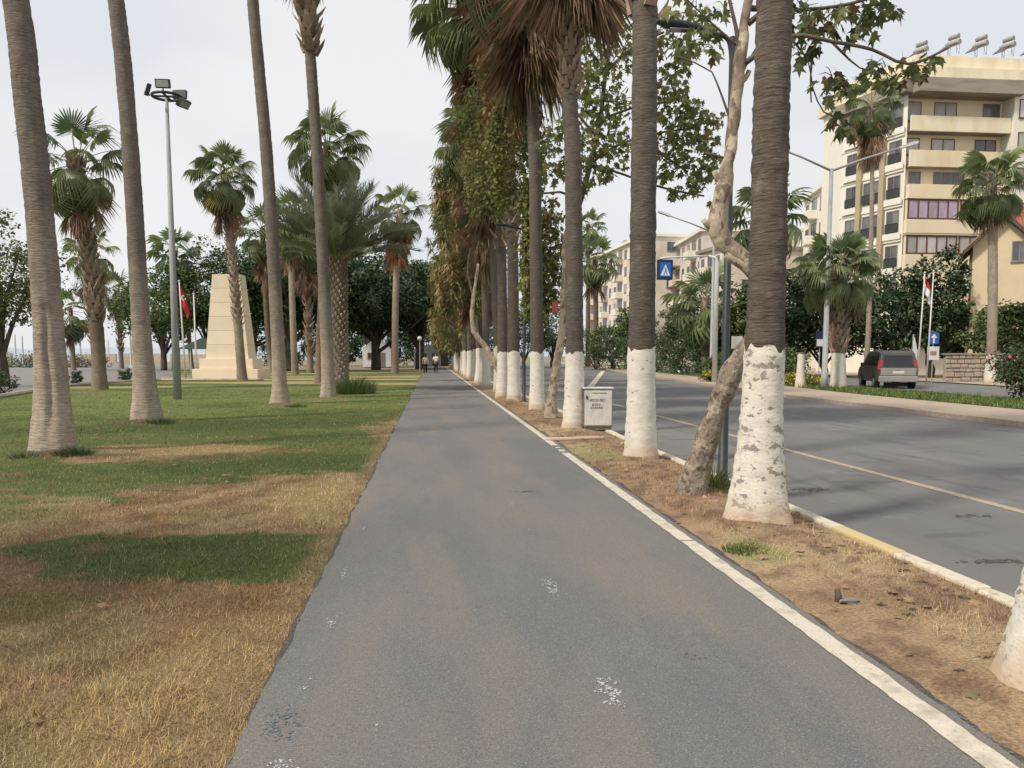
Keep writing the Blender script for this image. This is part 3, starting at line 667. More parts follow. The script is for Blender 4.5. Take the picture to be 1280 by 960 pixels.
# --- the road and its kerb
ROAD_Z = -0.10
road = sheet('road', [(3.77, -10), (14.05, -10), (14.1, 20), (14.35, 31), (16.5, 52), (18.5, 75), (22.6, 105), (27, 140), (30, 200), (3.77, 200)], ROAD_Z, M['asphalt_road'], 'wide grey asphalt road to the right of the palms', 'road')
ks_w = MB().box(0, 0.13, 0.008, 0.992, -0.2, 0).mesh('kerb_stone', M['kerb_white'])
ks_y = MB().box(0, 0.13, 0.008, 0.992, -0.2, 0).mesh('kerb_stone', M['kerb_yellow'])
ks_r = MB().box(0, 0.13, 0.008, 0.992, -0.2, 0).mesh('kerb_stone', M['kerb_red'])
rk = random.Random(8)
for k in range(62):
    y = -1 + k * 1.0
    o = link('kerb_stone', ks_y if k % 4 in (3,) else ks_r if 16 < y < 23 and k % 2 == 0 else ks_w, road, (3.70 + rk.uniform(-.008, .008), y, 0.025 + rk.uniform(-.006, .006)), (rk.uniform(-.006, .006), 0, rk.uniform(-.008, .008)))
    bevel(o, 0.018, 2)
o = MB().box(3.70, 3.83, 61, 200, -0.2, 0.02).build('kerb_run', M['kerb_white'], road); o['kind'] = 'stuff'
_V, _F = wavy_strip(6.36, 6.50, -6, 60, ROAD_Z + 0.004, 0.1, 0.03, 0.03, 90, 5)
link('lane_line', np_mesh('lane_line', _V, _F, M['yellow_line']), road)
_V, _F = wavy_strip(6.38, 6.50, 60, 190, ROAD_Z + 0.004, 4, 0, 0, 90, 5)
link('lane_line', np_mesh('lane_line', _V, _F, M['yellow_line']), road)
MB().add([(8.0, 41, ROAD_Z + .004), (8.36, 41, ROAD_Z + .004), (19.95, 90.5, ROAD_Z + .004), (19.5, 90.5, ROAD_Z + .004)], [(0, 1, 2, 3)]).build('stop_line', M['kerb_white'], road)
for i, (px, py, w, l) in enumerate([(1215, 645, .35, .12), (1245, 702, .5, .12), (1010, 612, .5, .25)]):
    p = ground(px, py, ROAD_Z)
    flecks('oil_stain', p.x, p.y, w, l, 120, M['asphalt_edge'], road, ROAD_Z + .003, 400 + i, w * .05)
# far pavement, median turf, side road
FK = [(14.05, -10), (14.1, 20), (14.35, 31), (16.5, 52), (18.5, 75), (22.6, 105), (27, 140), (30, 200)]
def offset_sheet(name, d0, d1, z, m, label, cat):
    mb = MB()
    mb.add([(x + d0, y, z) for x, y in FK] + [(x + d1, y, z) for x, y in FK], [(i, i + len(FK), i + len(FK) + 1, i + 1) for i in range(len(FK) - 1)])
    return tag(mb.build(name, m), label, cat, kind='structure')
pav = offset_sheet('pavement', 0.0, 3.2, 0.03, M['tan_paving'], 'tan paved strip on the far side of the road', 'pavement')
mb = MB()
for i in range(len(FK) - 1):
    (xa, ya), (xb, yb) = FK[i], FK[i + 1]
    mb.add([(xa, ya, -.15), (xb, yb, -.15), (xb, yb, .035), (xa, ya, .035), (xa + .14, ya, .035), (xb + .14, yb, .035)], [(0, 3, 2, 1), (3, 4, 5, 2)])
mb.build('kerb_run', M['kerb_red'], pav)
offset_sheet('turf_strip', 3.2, 6.6, 0.045, M['median_grass'], 'bright green turf strip behind the tan pavement', 'turf')
offset_sheet('side_road', 6.6, 14.5, 0.01, M['asphalt_road'], 'grey side road where the dark van drives', 'road')
offset_sheet('far_pavement', 14.5, 30, 0.06, M['tan_paving'], 'pale pavement in front of the stone wall and houses', 'pavement')
blades('turf_grass', 60000, (17.2, 21.0), (14, 60), 6, lambda x, y: np.tile(np.array([0.10, 0.16, 0.04]), (len(x), 1)) * (0.7 + .6 * fbm(x * 3, y * 3, 3))[:, None], lambda x, y: x * 0 + 0.045, 0.04, 0.10, 'green grass blades of the turf strip', 'grass', flat=0.8,
       keep=lambda x, y, rs: (x > np.interp(y, [p[1] for p in FK], [p[0] for p in FK]) + 3.2), wk=1.2)

# --- left: plaza, park paths, sea
sheet('plaza', [(-16.3, 27), (-16.6, 32.7), (-19.1, 42.3), (-18.6, 51), (-17.5, 54), (-17.5, 62), (-20, 64), (-30, 100), (-60, 190), (-200, 180), (-200, 27)], 0.012, M['plaza'], 'grey paved plaza by the sea at the left', 'plaza')
sheet('cross_path', [(-17.5, 54.4), (-0.85, 54.2), (-0.85, 56.6), (-17.5, 57.2)], 0.010, M['tan_paving'], 'pale footpath crossing the lawn to the monument', 'path')
o = sheet('back_path', [(-30, 62), (-0.85, 78), (-0.85, 81), (-30, 66)], 0.010, M['tan_paving'], 'pale path further back under the palms', 'path')
ED = [(-16.3, 24), (-16.55, 32.7), (-17.6, 38), (-19.1, 42.3), (-19.2, 47), (-18.6, 51), (-17.5, 54.2), (-11, 54.3)]
mb = MB(); mb.tube([(x, y, 0.05) for x, y in ED], 0.10, 6)
tag(mb.build('edging', M['pale_kerb']), 'low pale edging stone curving between lawn and plaza', 'edging', kind='structure')
sheet('sea', [(-6000, -200), (-220.2, -200), (-220.2, 185), (-60.2, 265.1), (-60.2, 4000), (-60, 8000), (-6000, 8000)], -1.2, M['sea'], 'pale grey blue sea behind the plaza', 'sea')
mb = MB(); rs_ = random.Random(4)
prev = None
pts = [(-2600 + k * 60, 2550 + 2 * k) for k in range(52)]
hs = [0] + [16 + 26 * vnoise(k * .31, 2.0) + 10 * vnoise(k * 1.3, 7.0) for k in range(1, 51)] + [0]
mb.add([(x, y, -2) for x, y in pts] + [(x, y + 120, h) for (x, y), h in zip(pts, hs)], [(i, i + 1, i + 53, i + 52) for i in range(51)])
tag(mb.build('far_coast', M['far_hill'], smooth=True), 'low blue grey coast on the sea horizon', 'coast', kind='structure')

# ================================================================== PALMS
def fan_frond(name, m_leaf, Lp=1.0, Rr=1.0, spread=128, nseg=27, droop=0.35, fold=0.18, tipdroop=0.5, seed=0, pw=0.022, bend=0.15):
    """a fan leaf growing along +X from the origin: petiole, then the pleated blade with free drooping tips"""
    rs = random.Random(seed); mb = MB()
    n = 5
    pts = [(Lp * t, 0, -bend * t * t * Lp) for t in [i / n for i in range(n + 1)]]
    mb.tube(pts, [pw * (1 - .45 * i / n) for i in range(n + 1)], 4, 1)
    hx, hz = Lp, -bend * Lp
    sl = math.atan(2 * bend)
    def P(r, th, dz):
        x = r * math.cos(th); y = r * math.sin(th)
        z = -fold * abs(y) + dz
        z -= droop * (r / Rr) ** 2 * 0.5 * Rr
        z -= tipdroop * max(0, r / Rr - 0.55) ** 1.6 * Rr * 1.6
        rr = 1.0 - 0.25 * max(0, r / Rr - .6) * tipdroop
        x *= rr; y *= rr
        return (hx + x * math.cos(sl) + z * math.sin(sl), y, hz - x * math.sin(sl) + z * math.cos(sl))
    d = R(spread) * 2 / nseg
    for i in range(nseg):
        th = -R(spread) + (i + .5) * d
        rl = Rr * (1.0 - 0.28 * (abs(th) / R(spread)) ** 2) * (0.88 + 0.2 * rs.random())
        tz = (rs.random() - .5) * .10
        pl = 0.035 * Rr
        tj = (rs.random() - .5) * d * .8
        vs = [P(.06 * rl, th - d / 2, 0), P(.06 * rl, th + d / 2, 0),
              P(.55 * rl, th - d / 2, -pl), P(.55 * rl, th + d / 2, pl),
              P(.80 * rl, th - d * .26 + tj * .5, -pl + tz * .4), P(.80 * rl, th + d * .26 + tj * .5, pl + tz * .4),
              P(rl, th + tj, tz)]
        mb.add(vs, [(0, 2, 3, 1), (2, 4, 5, 3), (4, 6, 5)], 0)
    return mb.mesh(name, [m_leaf, M['petiole']])
def dead_frond(name, m_leaf, Lp=0.8, Rr=1.1, seed=0, spread=44, nseg=34):
    """a dried fan leaf, shrivelled and closed, hanging; grows along +X"""
    rs = random.Random(seed); mb = MB()
    mb.tube([(0, 0, 0), (Lp * .5, 0, .03), (Lp, 0, 0)], [.024, .016, .012], 4, 1)
    d = R(spread) * 2 / nseg
    for i in range(nseg):
        th = -R(spread) + (i + .5) * d + (rs.random() - .5) * d * 2
        rl = Rr * (0.55 + 0.5 * rs.random()); zz = (rs.random() - .5) * .7
        def P(r, t, o):
            return (Lp + r * math.cos(t), r * math.sin(t) * (1.0 - .35 * r / Rr), zz * r * .7 + o)
        mb.add([P(.03, th - d, 0), P(.03, th + d, 0), P(.5 * rl, th - d * .5, -.02), P(.5 * rl, th + d * .5, .02), P(rl, th * .75 + (rs.random() - .5) * .1, 0)],
               [(0, 2, 3, 1), (2, 4, 3)], 0)
    return mb.mesh(name, [m_leaf, M['petiole']])
def feather_frond(name, m_leaf, L=3.2, nl=46, seed=0, arch=0.9):
    """a date palm leaf: arching rachis along +X with two rows of leaflets"""
    rs = random.Random(seed); mb = MB()
    def C(t):
        return Vector((L * t * (1 - .12 * t * arch), 0, -arch * L * .42 * t ** 2.4))
    mb.tube([C(i / 8) for i in range(9)], [.03 * (1 - .85 * i / 8) for i in range(9)], 4, 1)
    for i in range(nl):
        t = .16 + .84 * (i + .5) / nl
        p = C(t); tan = (C(min(1, t + .02)) - C(t - .02)).normalized()
        ll = .62 * math.sin(min(1, (t + .15)) * PI * .62) * (0.85 + .3 * rs.random()) * L / 3.2 * (1.0 if t < .8 else 1 - (t - .8) * 1.6)
        for s in (-1, 1):
            ang = R(58 - 30 * t + rs.uniform(-6, 6))
            dr = (tan * math.cos(ang) + Vector((0, s, 0)) * math.sin(ang) + Vector((0, 0, 1)) * (0.32 + rs.uniform(-.15, .15))).normalized()
            w = .020 * L / 3.2
            up = tan * w
            mid = p + dr * ll * .5
            mb.add([p - up, p + up, mid + up * 1.1, p + dr * ll + Vector((0, 0, -.10 * ll)), mid - up * 1.1], [(0, 1, 2, 4), (4, 2, 3)], 0)
    return mb.mesh(name, [m_leaf, M['petiole']])

FR = {}
for k in range(3):
    FR['up', k] = fan_frond('frond', M['frond_fresh'], 1.0, .92, 112, 27, 0.15, 0.35, 0.3, 10 + k, bend=0.02)
    FR['mid', k] = fan_frond('frond', M['frond'], 1.15, .92, 128, 29, 0.40, 0.30, 0.95, 20 + k, bend=0.14)
    FR['low', k] = fan_frond('frond', M['frond'], 1.1, .95, 118, 27, 0.70, 0.45, 1.3, 30 + k, bend=0.28)
    FR['dead', k] = dead_frond('dead_frond', M['frond_dead'], 0.75, 1.15, 40 + k)
    FR['rust', k] = dead_frond('dead_frond', M['frond_rust'], 0.75, 1.15, 50 + k)
    FR['yellow', k] = fan_frond('frond', M['frond_yellow'], 1.1, 0.95, 100, 22, 0.7, 0.4, 0.9, 60 + k, bend=0.3)
    FR['date', k] = feather_frond('frond', M['date_frond'], 3.2, 60, 70 + k, 0.38 + .16 * k)
# far crowns: the same leaves, fewer segments
for k in range(2):
    FR['fup', k] = fan_frond('frond', M['frond_fresh'], 1.0, 1.0, 112, 13, 0.10, 0.30, 0.2, 80 + k, bend=0.02)
    FR['fmid', k] = fan_frond('frond', M['frond'], 1.15, 1.05, 126, 15, 0.36, 0.22, 0.6, 82 + k, bend=0.16)
    FR['flow', k] = fan_frond('frond', M['frond'], 1.15, 1.05, 116, 13, 0.62, 0.35, 0.9, 84 + k, bend=0.28)
_bt = MB()
_bt.add([(-.02, -.075, -.02), (-.02, .075, -.02), (.075, .05, .16), (.075, -.05, .16), (.03, -.085, -.03), (.03, .085, -.03), (.11, .05, .17), (.11, -.05, .17), (.13, -.018, .30), (.13, .018, .30)],
        [(0, 1, 2, 3), (4, 7, 6, 5), (0, 3, 7, 4), (1, 5, 6, 2), (0, 4, 5, 1), (3, 2, 9, 8), (7, 8, 9, 6), (3, 8, 7), (2, 6, 9)])
BOOT = _bt.mesh('frond_stub', M['boot'])

def trunk_mesh(name, spine, r0, r1, flare, m, sides, step, ridge, seed, flare_h=0.45, lumps=0.04, groove=None):
    """ringed palm trunk along spine (local), radius r0 -> r1, flaring at the foot"""
    rs = np.random.RandomState(seed)
    pts = resample(spine, step)
    n = len(pts)
    P = np.array([tuple(p) for p in pts])
    seglen = np.concatenate([[0], np.cumsum(np.linalg.norm(np.diff(P, axis=0), axis=1))])
    L = seglen[-1]; t = seglen / L
    rad = r0 + (r1 - r0) * (1 - (1 - t) ** 1.6) + flare * np.exp(-seglen / flare_h)
    rad = rad + (ridge * (rs.rand(n) * 2 - 1)) * 0.9
    th = np.linspace(0, 2 * PI, sides, endpoint=False)
    V = np.zeros((n, sides, 3))
    T, Z = np.meshgrid(th, seglen)
    lump = (fbm(np.cos(T) * 1.3 + 9 + seed, np.sin(T) * 1.3 + Z * .9 + seed, 3) - .5) * lumps * 2
    foot = np.exp(-Z / (flare_h * .8)) * (fbm(np.cos(T) * 1.6 + seed * 3, np.sin(T) * 1.6 + seed, 2) - .4) * flare * 1.6
    fine = (vnoise(T * 5 + seed, Z * 16) - .5) * ridge * 1.8
    rr = rad[:, None] * (1 + lump) + foot + fine
    if groove:                                    # a weathered split running up the trunk: (angle, z0, z1, depth)
        ga = groove[0] + .22 * (vnoise(Z * 1.7, Z * 0) - .5)
        rr = rr - groove[3] * np.exp(-((T - ga) / .15) ** 2) * np.clip((Z - groove[1]) / .4, 0, 1) * np.clip((groove[2] - Z) / .6, 0, 1)
    V[:, :, 0] = P[:, 0:1] + rr * np.cos(T); V[:, :, 1] = P[:, 1:2] + rr * np.sin(T); V[:, :, 2] = P[:, 2:3]
    idx = np.arange((n - 1) * sides); r = idx // sides; c = idx % sides; c2 = (c + 1) % sides
    Fq = np.stack([r * sides + c, r * sides + c2, (r + 1) * sides + c2, (r + 1) * sides + c], 1)
    return np_mesh(name, V.reshape(-1, 3), Fq, m, True), pts, rad, V, seglen
def palm(label, base, spine, r0, r1, flare, bark_m, seed, sides=22, step=0.07, ridge=0.006, lime=None, lime_m='lime_peeled', crown=None, boots=None, name='fan_palm', group=None, flare_h=.45, lumps=.04, groove=None):
    rs = random.Random(seed)
    t = thing(name, label, 'palm tree', base, 0, group)
    me, pts, rad, V, sl = trunk_mesh('trunk', spine, r0, r1, flare, bark_m, sides, step, ridge, seed, flare_h, lumps, groove)
    link('trunk', me, t)
    if lime:
        k = int(np.searchsorted(sl, lime)) + 1
        k = min(k, len(pts) - 1)
        ctr = np.array([tuple(p) for p in pts[:k]])[:, None, :]
        W = V[:k].copy()
        W[:, :, :2] = ctr[:, :, :2] + (W[:, :, :2] - ctr[:, :, :2]) * (1 + 0.006 / np.maximum(.1, np.linalg.norm(W[:, :, :2] - ctr[:, :, :2], axis=2)))[:, :, None]
        _e = np.linspace(0, 2 * PI, sides, endpoint=False); W[-1, :, 2] += (fbm(np.cos(_e) * 2.2 + seed, np.sin(_e) * 2.2 + seed, 3) - .5) * .22
        idx = np.arange((k - 1) * sides); r = idx // sides; c = idx % sides; c2 = (c + 1) % sides
        link('limewash', np_mesh('limewash', W.reshape(-1, 3), np.stack([r * sides + c, r * sides + c2, (r + 1) * sides + c2, (r + 1) * sides + c], 1), M[lime_m], True), t)
    def on(z):
        i = min(range(len(pts)), key=lambda q: abs(pts[q].z - z)); return pts[i], rad[i]
    if boots:
        z0, z1, nb, bs = boots
        for k in range(nb):
            z = z0 + (z1 - z0) * (k + rs.random()) / nb
            p, r = on(z); a = k * 2.39996
            link('frond_stub', BOOT, t, p + Vector((math.cos(a) * r * .93, math.sin(a) * r * .93, z - p.z)), (0, rs.uniform(-.1, .35), a + rs.uniform(-.2, .2)), bs * rs.uniform(.8, 1.25))
    if crown:
        c = dict(n=36, s=1.0, dead=0, skirt=2.0, rust=False, lo=-35, hi=82, far=False, yellow=0, kind='fan', spread=0)
        c.update(crown)
        top = pts[-1]
        f = 'f' if c['far'] else ''; nv = 2 if c['far'] else 3
        for k in range(c['n']):
            u = (k + .5) / c['n']
            e = c['hi'] - (c['hi'] - c['lo']) * u ** .85 + rs.uniform(-8, 8)
            a = k * 2.39996 + rs.uniform(-.25, .25)
            if c['kind'] == 'date':
                me_ = FR['date', rs.randrange(3)]
                z = top.z - .25 * u
            else:
                kd = 'up' if e > 55 else 'mid' if e > 5 else 'low'
                me_ = FR[f + kd, rs.randrange(nv)]
                z = top.z - .55 * u * c['s']
                if c['yellow'] and u > .8 and rs.random() < c['yellow']:
                    me_ = FR['yellow', rs.randrange(3)]
            sc = c['s'] * rs.uniform(.85, 1.12)
            link('frond', me_, t, (top.x + math.cos(a) * r1 * .5, top.y + math.sin(a) * r1 * .5, z), (rs.uniform(-.35, .35), -R(e), a), sc)
        for k in range(c['dead']):
            u = (k + rs.random()) / c['dead']
            z = top.z - (.5 * c['s'] + c['skirt'] * u)
            p, r = on(z); a = k * 2.39996 + rs.uniform(-.3, .3)
            e = -R(rs.uniform(66, 86) if u > .12 else rs.uniform(35, 70))
            if c['spread']: e += R(rs.uniform(0, c['spread']))
            link('dead_frond', FR['rust' if c['rust'] and rs.random() < .75 else 'dead', rs.randrange(3)], t, (p.x + math.cos(a) * r * .9, p.y + math.sin(a) * r * .9, z), (rs.uniform(-.4, .4), -e, a), c['s'] * rs.uniform(.85, 1.25))
    return t
def spine_px(base, Y, pix, extra=None):
    """local spine through photo pixels at depth Y"""
    out = [Vector((0, 0, -.05))]
    for px, py in pix:
        p = at(px, py, Y); out.append(Vector((p.x - base.x, 0, p.z - base.z)))
    for e in (extra or []):
        out.append(out[-1] + Vector(e))
    return out

# ---- the row between path and road
G_ROW = 'limewashed palms in a row along the kerb'
b = Vector((3.02, 3.40, 0))
palm('near limewashed palm trunk cut off by the right edge of the picture', b, [(0, 0, -.05), (.16, 0, 1.5), (.34, 0, 4), (.6, 0, 9), (.8, 0, 13)], .235, .17, .10, M['bark_row'], 1, lime=1.75, crown=dict(n=30, dead=40, skirt=2.5), group=G_ROW, step=.05, sides=28)
b = ground(945, 655)
palm('thick limewashed palm with peeling white paint beside the leaning plane tree', b, spine_px(b, b.y, [(956, 430), (963, 200), (969, 0)], [(.05, 0, 3.5), (.05, 0, 7)]), .185, .125, .12, M['bark_row'], 2, lime=1.69, crown=dict(n=30, dead=40, skirt=2.2), group=G_ROW, step=.045, sides=30, ridge=.008, flare_h=.5)
b = ground(801, 575)
palm('limewashed palm with clean white base standing between cabinet and dark lamp post', b, spine_px(b, b.y, [(802, 430), (805, 200), (806, 20)], [(.02, 0, 2.5), (.02, 0, 6.2)]), .21, .165, .065, M['bark_row'], 3, lime=1.76, lime_m='lime', crown=dict(n=30, dead=46, skirt=4.6), boots=(6.55, 8.2, 26, 1.1), group=G_ROW, step=.05, sides=26, ridge=.008)
b = ground(717, 538)
palm('limewashed palm with a collar of pale old frond bases, beside the cabinet', b, spine_px(b, b.y, [(718, 440), (716, 200), (712, 130), (713, 30)], [(0, 0, 1.4), (0, 0, 2.75)]), .205, .155, .06, M['bark_row'], 4, lime=1.70, lime_m='lime', crown=dict(n=34, dead=90, skirt=2.3, s=1.1, lo=-30, spread=22), boots=(6.95, 9.0, 90, .8), group=G_ROW, step=.06, ridge=.008)
b = ground(671, 514)
palm('limewashed palm right of the thin dark lamp post, its crown a shaggy brown skirt', b, spine_px(b, b.y, [(671, 440), (669, 240), (664, 60)], [(0, 0, 2.8)]), .20, .16, .055, M['bark_row'], 5, lime=1.76, lime_m='lime', crown=dict(n=34, dead=110, skirt=1.9, s=1.2, spread=24), group=G_ROW)
b = ground(643, 500)
palm('limewashed palm just left of the thin dark lamp post', b, spine_px(b, b.y, [(642, 440), (640, 270), (634, 100)], [(-.1, 0, 4.0)]), .225, .17, .06, M['bark_row'], 6, lime=1.70, lime_m='lime', crown=dict(n=36, dead=90, skirt=3.8, s=1.2, rust=True, spread=14), boots=(5.5, 7.6, 26, 1.4), group=G_ROW)
b = ground(627, 497)
palm('limewashed palm pressed against its left neighbour in the kerb row', b, spine_px(b, b.y, [(628, 440), (625, 270), (604, 30)], [(-.2, 0, .9)]), .20, .16, .05, M['bark_row'], 7, lime=1.70, lime_m='lime', crown=dict(n=34, dead=60, skirt=3.2, s=1.25, spread=30), boots=(5.5, 8, 20, 1.4), group=G_ROW)
ordn = ['eighth', 'ninth', 'tenth', 'eleventh', 'twelfth', 'thirteenth', 'fourteenth', 'fifteenth', 'sixteenth', 'seventeenth', 'eighteenth', 'nineteenth', 'twentieth']
rs_ = random.Random(77)
ROW_FAR = [(35, 13.0), (40.5, 12.2), (43.5, 10.0), (47.5, 14.6), (53, 11), (58.5, 12.6), (64, 11.2), (70, 12.5), (77, 11), (84, 12), (92, 11), (101, 12), (111, 11.5)]
for i, (Y, h) in enumerate(ROW_FAR):
    x = 2.9 + rs_.uniform(-.12, .12)
    far = Y > 52
    palm('%s limewashed palm of the kerb row, counted from the camera' % ordn[i], (x, Y, 0), [(0, 0, -.05), (rs_.uniform(-.1, .1), 0, 2), (rs_.uniform(-.4, .1), 0, h * .6), (rs_.uniform(-.7, -.1), 0, h)], .21, .15, .05, M['bark_row'], 20 + i, sides=12, step=.3, lime=1.72, lime_m='lime',
         crown=dict(n=22 if far else 34, dead=24 if far else 60, skirt=4.5, s=1.1, far=far, spread=20, yellow=.5), group=G_ROW, ridge=.004)

# ---- palms on the lawn
G_LAWN = 'tall bare palm trunks on the lawn'
b = ground(66, 566)
P1 = palm('tall grey palm trunk with a weathered split, nearest on the lawn at the left', b, spine_px(b, b.y, [(62, 440), (48, 250), (34, 120), (20, 0)], [(-.45, 0, 4.2), (-.3, 0, 7)]), .225, .165, .16, M['bark_lawn'], 40, crown=dict(n=30, dead=30, skirt=2), group=G_LAWN, sides=48, step=.06, ridge=.006, lumps=.09, flare_h=1.0, groove=(5.0, .3, 2.6, .05))
b = ground(182, 527)
palm('tall grey palm trunk beside the floodlight mast on the lawn', b, spine_px(b, b.y, [(178, 440), (164, 200), (145, 0)], [(-.5, 0, 4.4), (-.3, 0, 7)]), .215, .165, .15, M['bark_lawn'], 41, crown=dict(n=30, dead=30, skirt=2), group=G_LAWN, sides=26, ridge=.006, flare_h=.9, lumps=.06)
b = ground(350, 505)
palm('tall grey palm trunk just right of the cream monument', b, spine_px(b, b.y, [(347, 420), (334, 200), (316, 0)], [(-.15, 0, 4.6)]), .225, .175, .10, M['bark_lawn'], 42, crown=dict(n=30, dead=34, skirt=1.5, s=1.15), group=G_LAWN, sides=24, ridge=.006)
b = ground(411, 497)
palm('tall grey palm with ragged frond bases under its crown, in front of the date palm', b, spine_px(b, b.y, [(408, 420), (398, 220), (386, 40), (383, 0)], [(0, 0, 3.7)]), .25, .19, .08, M['bark_lawn'], 43, crown=dict(n=30, dead=26, skirt=1.2, s=1.15), boots=(12.8, 16.2, 60, 1.9), group=G_LAWN, sides=24, ridge=.006)

palm('palm beyond the left edge whose shade lies across the straw grass', (-11.0, 1.9, 0), [(0, 0, -.05), (.1, 0, 4), (.3, 0, 9.6)], .3, .22, .07, M['bark_lawn'], 44, crown=dict(n=40, dead=30, skirt=1.2), group=G_LAWN, sides=14, step=.2)

# ---- palms further back in the park
G_PARK = 'fan palms further back in the park'
def park_palm(label, bx, by, pix, r0, r1, bark_m, seed, crown, boots=None, Y=None, lime=None, sides=16, step=.12, extra=None):
    b = ground(bx, by) if Y is None else at(bx, by, Y)
    if Y is not None: b.z = 0
    return palm(label, b, spine_px(b, b.y, pix, extra), r0, r1, .06, bark_m, seed, sides=sides, step=step, ridge=.012, crown=crown, boots=boots, group=G_PARK, lime=lime)
park_palm('park palm with big open green fans, seen between the two nearest left trunks', 125, 487, [(120, 400), (108, 300), (99, 235), (95, 195)], .33, .26, M['bark_far'], 50, dict(n=26, s=1.2, dead=16, skirt=1.6, lo=-45), boots=(3.2, 10.8, 190, 1.35))
park_palm('low round palm crown peeping out behind the big fan palm at left', 119, 470, [(116, 380), (113, 310)], .25, .2, M['bark_far'], 51, dict(n=22, s=1.2, dead=20, skirt=2.2, lo=-50), boots=(2, 7, 40, 1.6))
park_palm('small palm with ragged trunk left of the floodlight mast', 152, 461, [(150, 420), (147, 362)], .28, .24, M['bark_far'], 52, dict(n=20, s=1.3, dead=10, skirt=1.4, lo=-45, far=True), boots=(2, 7, 40, 2))
park_palm('shaggy palm standing right in front of the cream monument', 303, 476, [(297, 400), (290, 320), (280, 216)], .30, .25, M['bark_pale'], 53, dict(n=44, s=1.12, dead=22, skirt=1.6, lo=-50, yellow=.6), boots=(3.6, 11.5, 160, 1.0))
park_palm('palm with a small round crown behind the floodlight mast', 218, 463, [(217, 400), (220, 312)], .25, .2, M['bark_far'], 54, dict(n=24, s=1.35, dead=16, skirt=2, far=True), sides=10)
park_palm('bright green palm left of the red flag', 240, 461, [(236, 420), (232, 368)], .28, .24, M['bark_far'], 55, dict(n=24, s=1.5, dead=8, skirt=2, far=True), sides=10)
park_palm('palm whose crown shows high behind the ragged lawn palm', 398, 479, [(402, 380), (409, 178)], .26, .2, M['bark_far'], 56, dict(n=46, s=1.2, dead=30, skirt=2.8, lo=-55, yellow=.4))
park_palm('slender palm with rust brown skirt alone near the path', 494, 467, [(494, 400), (496, 330), (500, 262)], .33, .27, M['bark_pale'], 57, dict(n=26, s=1.3, dead=64, skirt=2.6, rust=True, lo=-30))
park_palm('slim palm just left of the ragged lawn palm', 369, 468, [(366, 400), (362, 268)], .30, .24, M['bark_pale'], 58, dict(n=24, s=1.35, dead=16, skirt=2, far=True))
park_palm('dark palm behind the tall trunk right of the monument', 340, 466, [(334, 400), (328, 285)], .3, .24, M['bark_far'], 59, dict(n=24, s=1.3, dead=20, skirt=3, far=True))
park_palm('dark leaning palm trunk between monument and date palm', 388, 466, [(386, 400), (380, 300)], .3, .26, M['bark_far'], 60, dict(n=24, s=1.3, dead=20, skirt=3, far=True), boots=(1.5, 8, 40, 2))
park_palm('tall thin palm behind the red flag', 205, 459, [(201, 420), (196, 380)], .26, .2, M['bark_far'], 61, dict(n=20, s=1.5, dead=10, skirt=2, far=True), sides=10)
park_palm('palm with drooping fans at the plaza edge, behind the nearest left trunk', 92, 463, [(90, 420), (88, 385)], .26, .22, M['bark_far'], 62, dict(n=18, s=1.5, dead=6, skirt=1.4, lo=-55, far=True), sides=10)
# date palm
b = ground(424, 489)
dp = palm('big date palm with feathery grey green fronds and diamond patterned trunk', b, spine_px(b, b.y, [(423, 400), (423, 322)]), .42, .40, .06, M['bark_far'], 64, sides=22, step=.15, ridge=.01, crown=dict(n=80, s=1.12, kind='date', lo=20, hi=87), name='date_palm')
mb = MB(); rs_ = random.Random(3)
for k in range(420):
    z = .3 + 6.3 * (k / 420); a = k * 2.39996; r = .455
    c, s = math.cos(a), math.sin(a); w, h, o = .075, .12, .06
    q = Vector((c * r, s * r, z)); tg = Vector((-s, c, 0)); n_ = Vector((c, s, 0))
    mb.add([q - tg * w - n_ * .06, q + Vector((0, 0, -h)) - n_ * .06, q + tg * w - n_ * .06, q + Vector((0, 0, h)) - n_ * .06, q + n_ * o * rs_.uniform(.5, 1.1) + Vector((0, 0, h * .55))], [(0, 1, 4), (1, 2, 4), (2, 3, 4), (3, 0, 4)])
o = mb.build('frond_scars', M['boot_dark'], dp); o['kind'] = 'stuff'

# ---- palms across the road
G_FAR = 'palms across the road'
def road_palm(label, bx, by, pix, r0, r1, bark_m, seed, crown, boots=None, lime=None, sides=14, extra=None, lime_m='lime', Y=None):
    b = ground(bx, by)
    if Y is not None: b = at(bx, by, Y)
    b.z = 0.04
    return palm(label, b, spine_px(b, b.y, pix, extra), r0, r1, .06, bark_m, seed, sides=sides, step=.12, ridge=.012, crown=crown, boots=boots, group=G_FAR, lime=lime, lime_m=lime_m)
road_palm('stout low palm with limewashed foot on the turf strip left of the van', 1048, 486, [(1048, 420), (1047, 332)], .34, .30, M['bark_far'], 70, dict(n=46, s=1.0, dead=6, skirt=.5, lo=-12, yellow=0), boots=(1.7, 5.4, 150, 1.4), lime=1.62)
road_palm('tall pale trunked palm with limewashed foot at the stone wall', 1237, 480, [(1240, 420), (1241, 330), (1240, 226)], .27, .25, M['bark_pale'], 71, dict(n=44, s=1.05, dead=12, skirt=.5, lo=-42), lime=1.6)
road_palm('very tall thin palm with dry crown in front of the cream apartment block', 1082, 474, [(1086, 400), (1090, 250), (1090, 128)], .20, .13, M['bark_pale'], 72, dict(n=30, s=1.05, dead=60, skirt=2.0, lo=-55), sides=10)
road_palm('palm with round green crown in front of the pinkish apartments', 746, 458, [(745, 400), (744, 322)], .38, .32, M['bark_far'], 73, dict(n=30, s=1.7, dead=14, skirt=2, far=True), sides=10, Y=105)
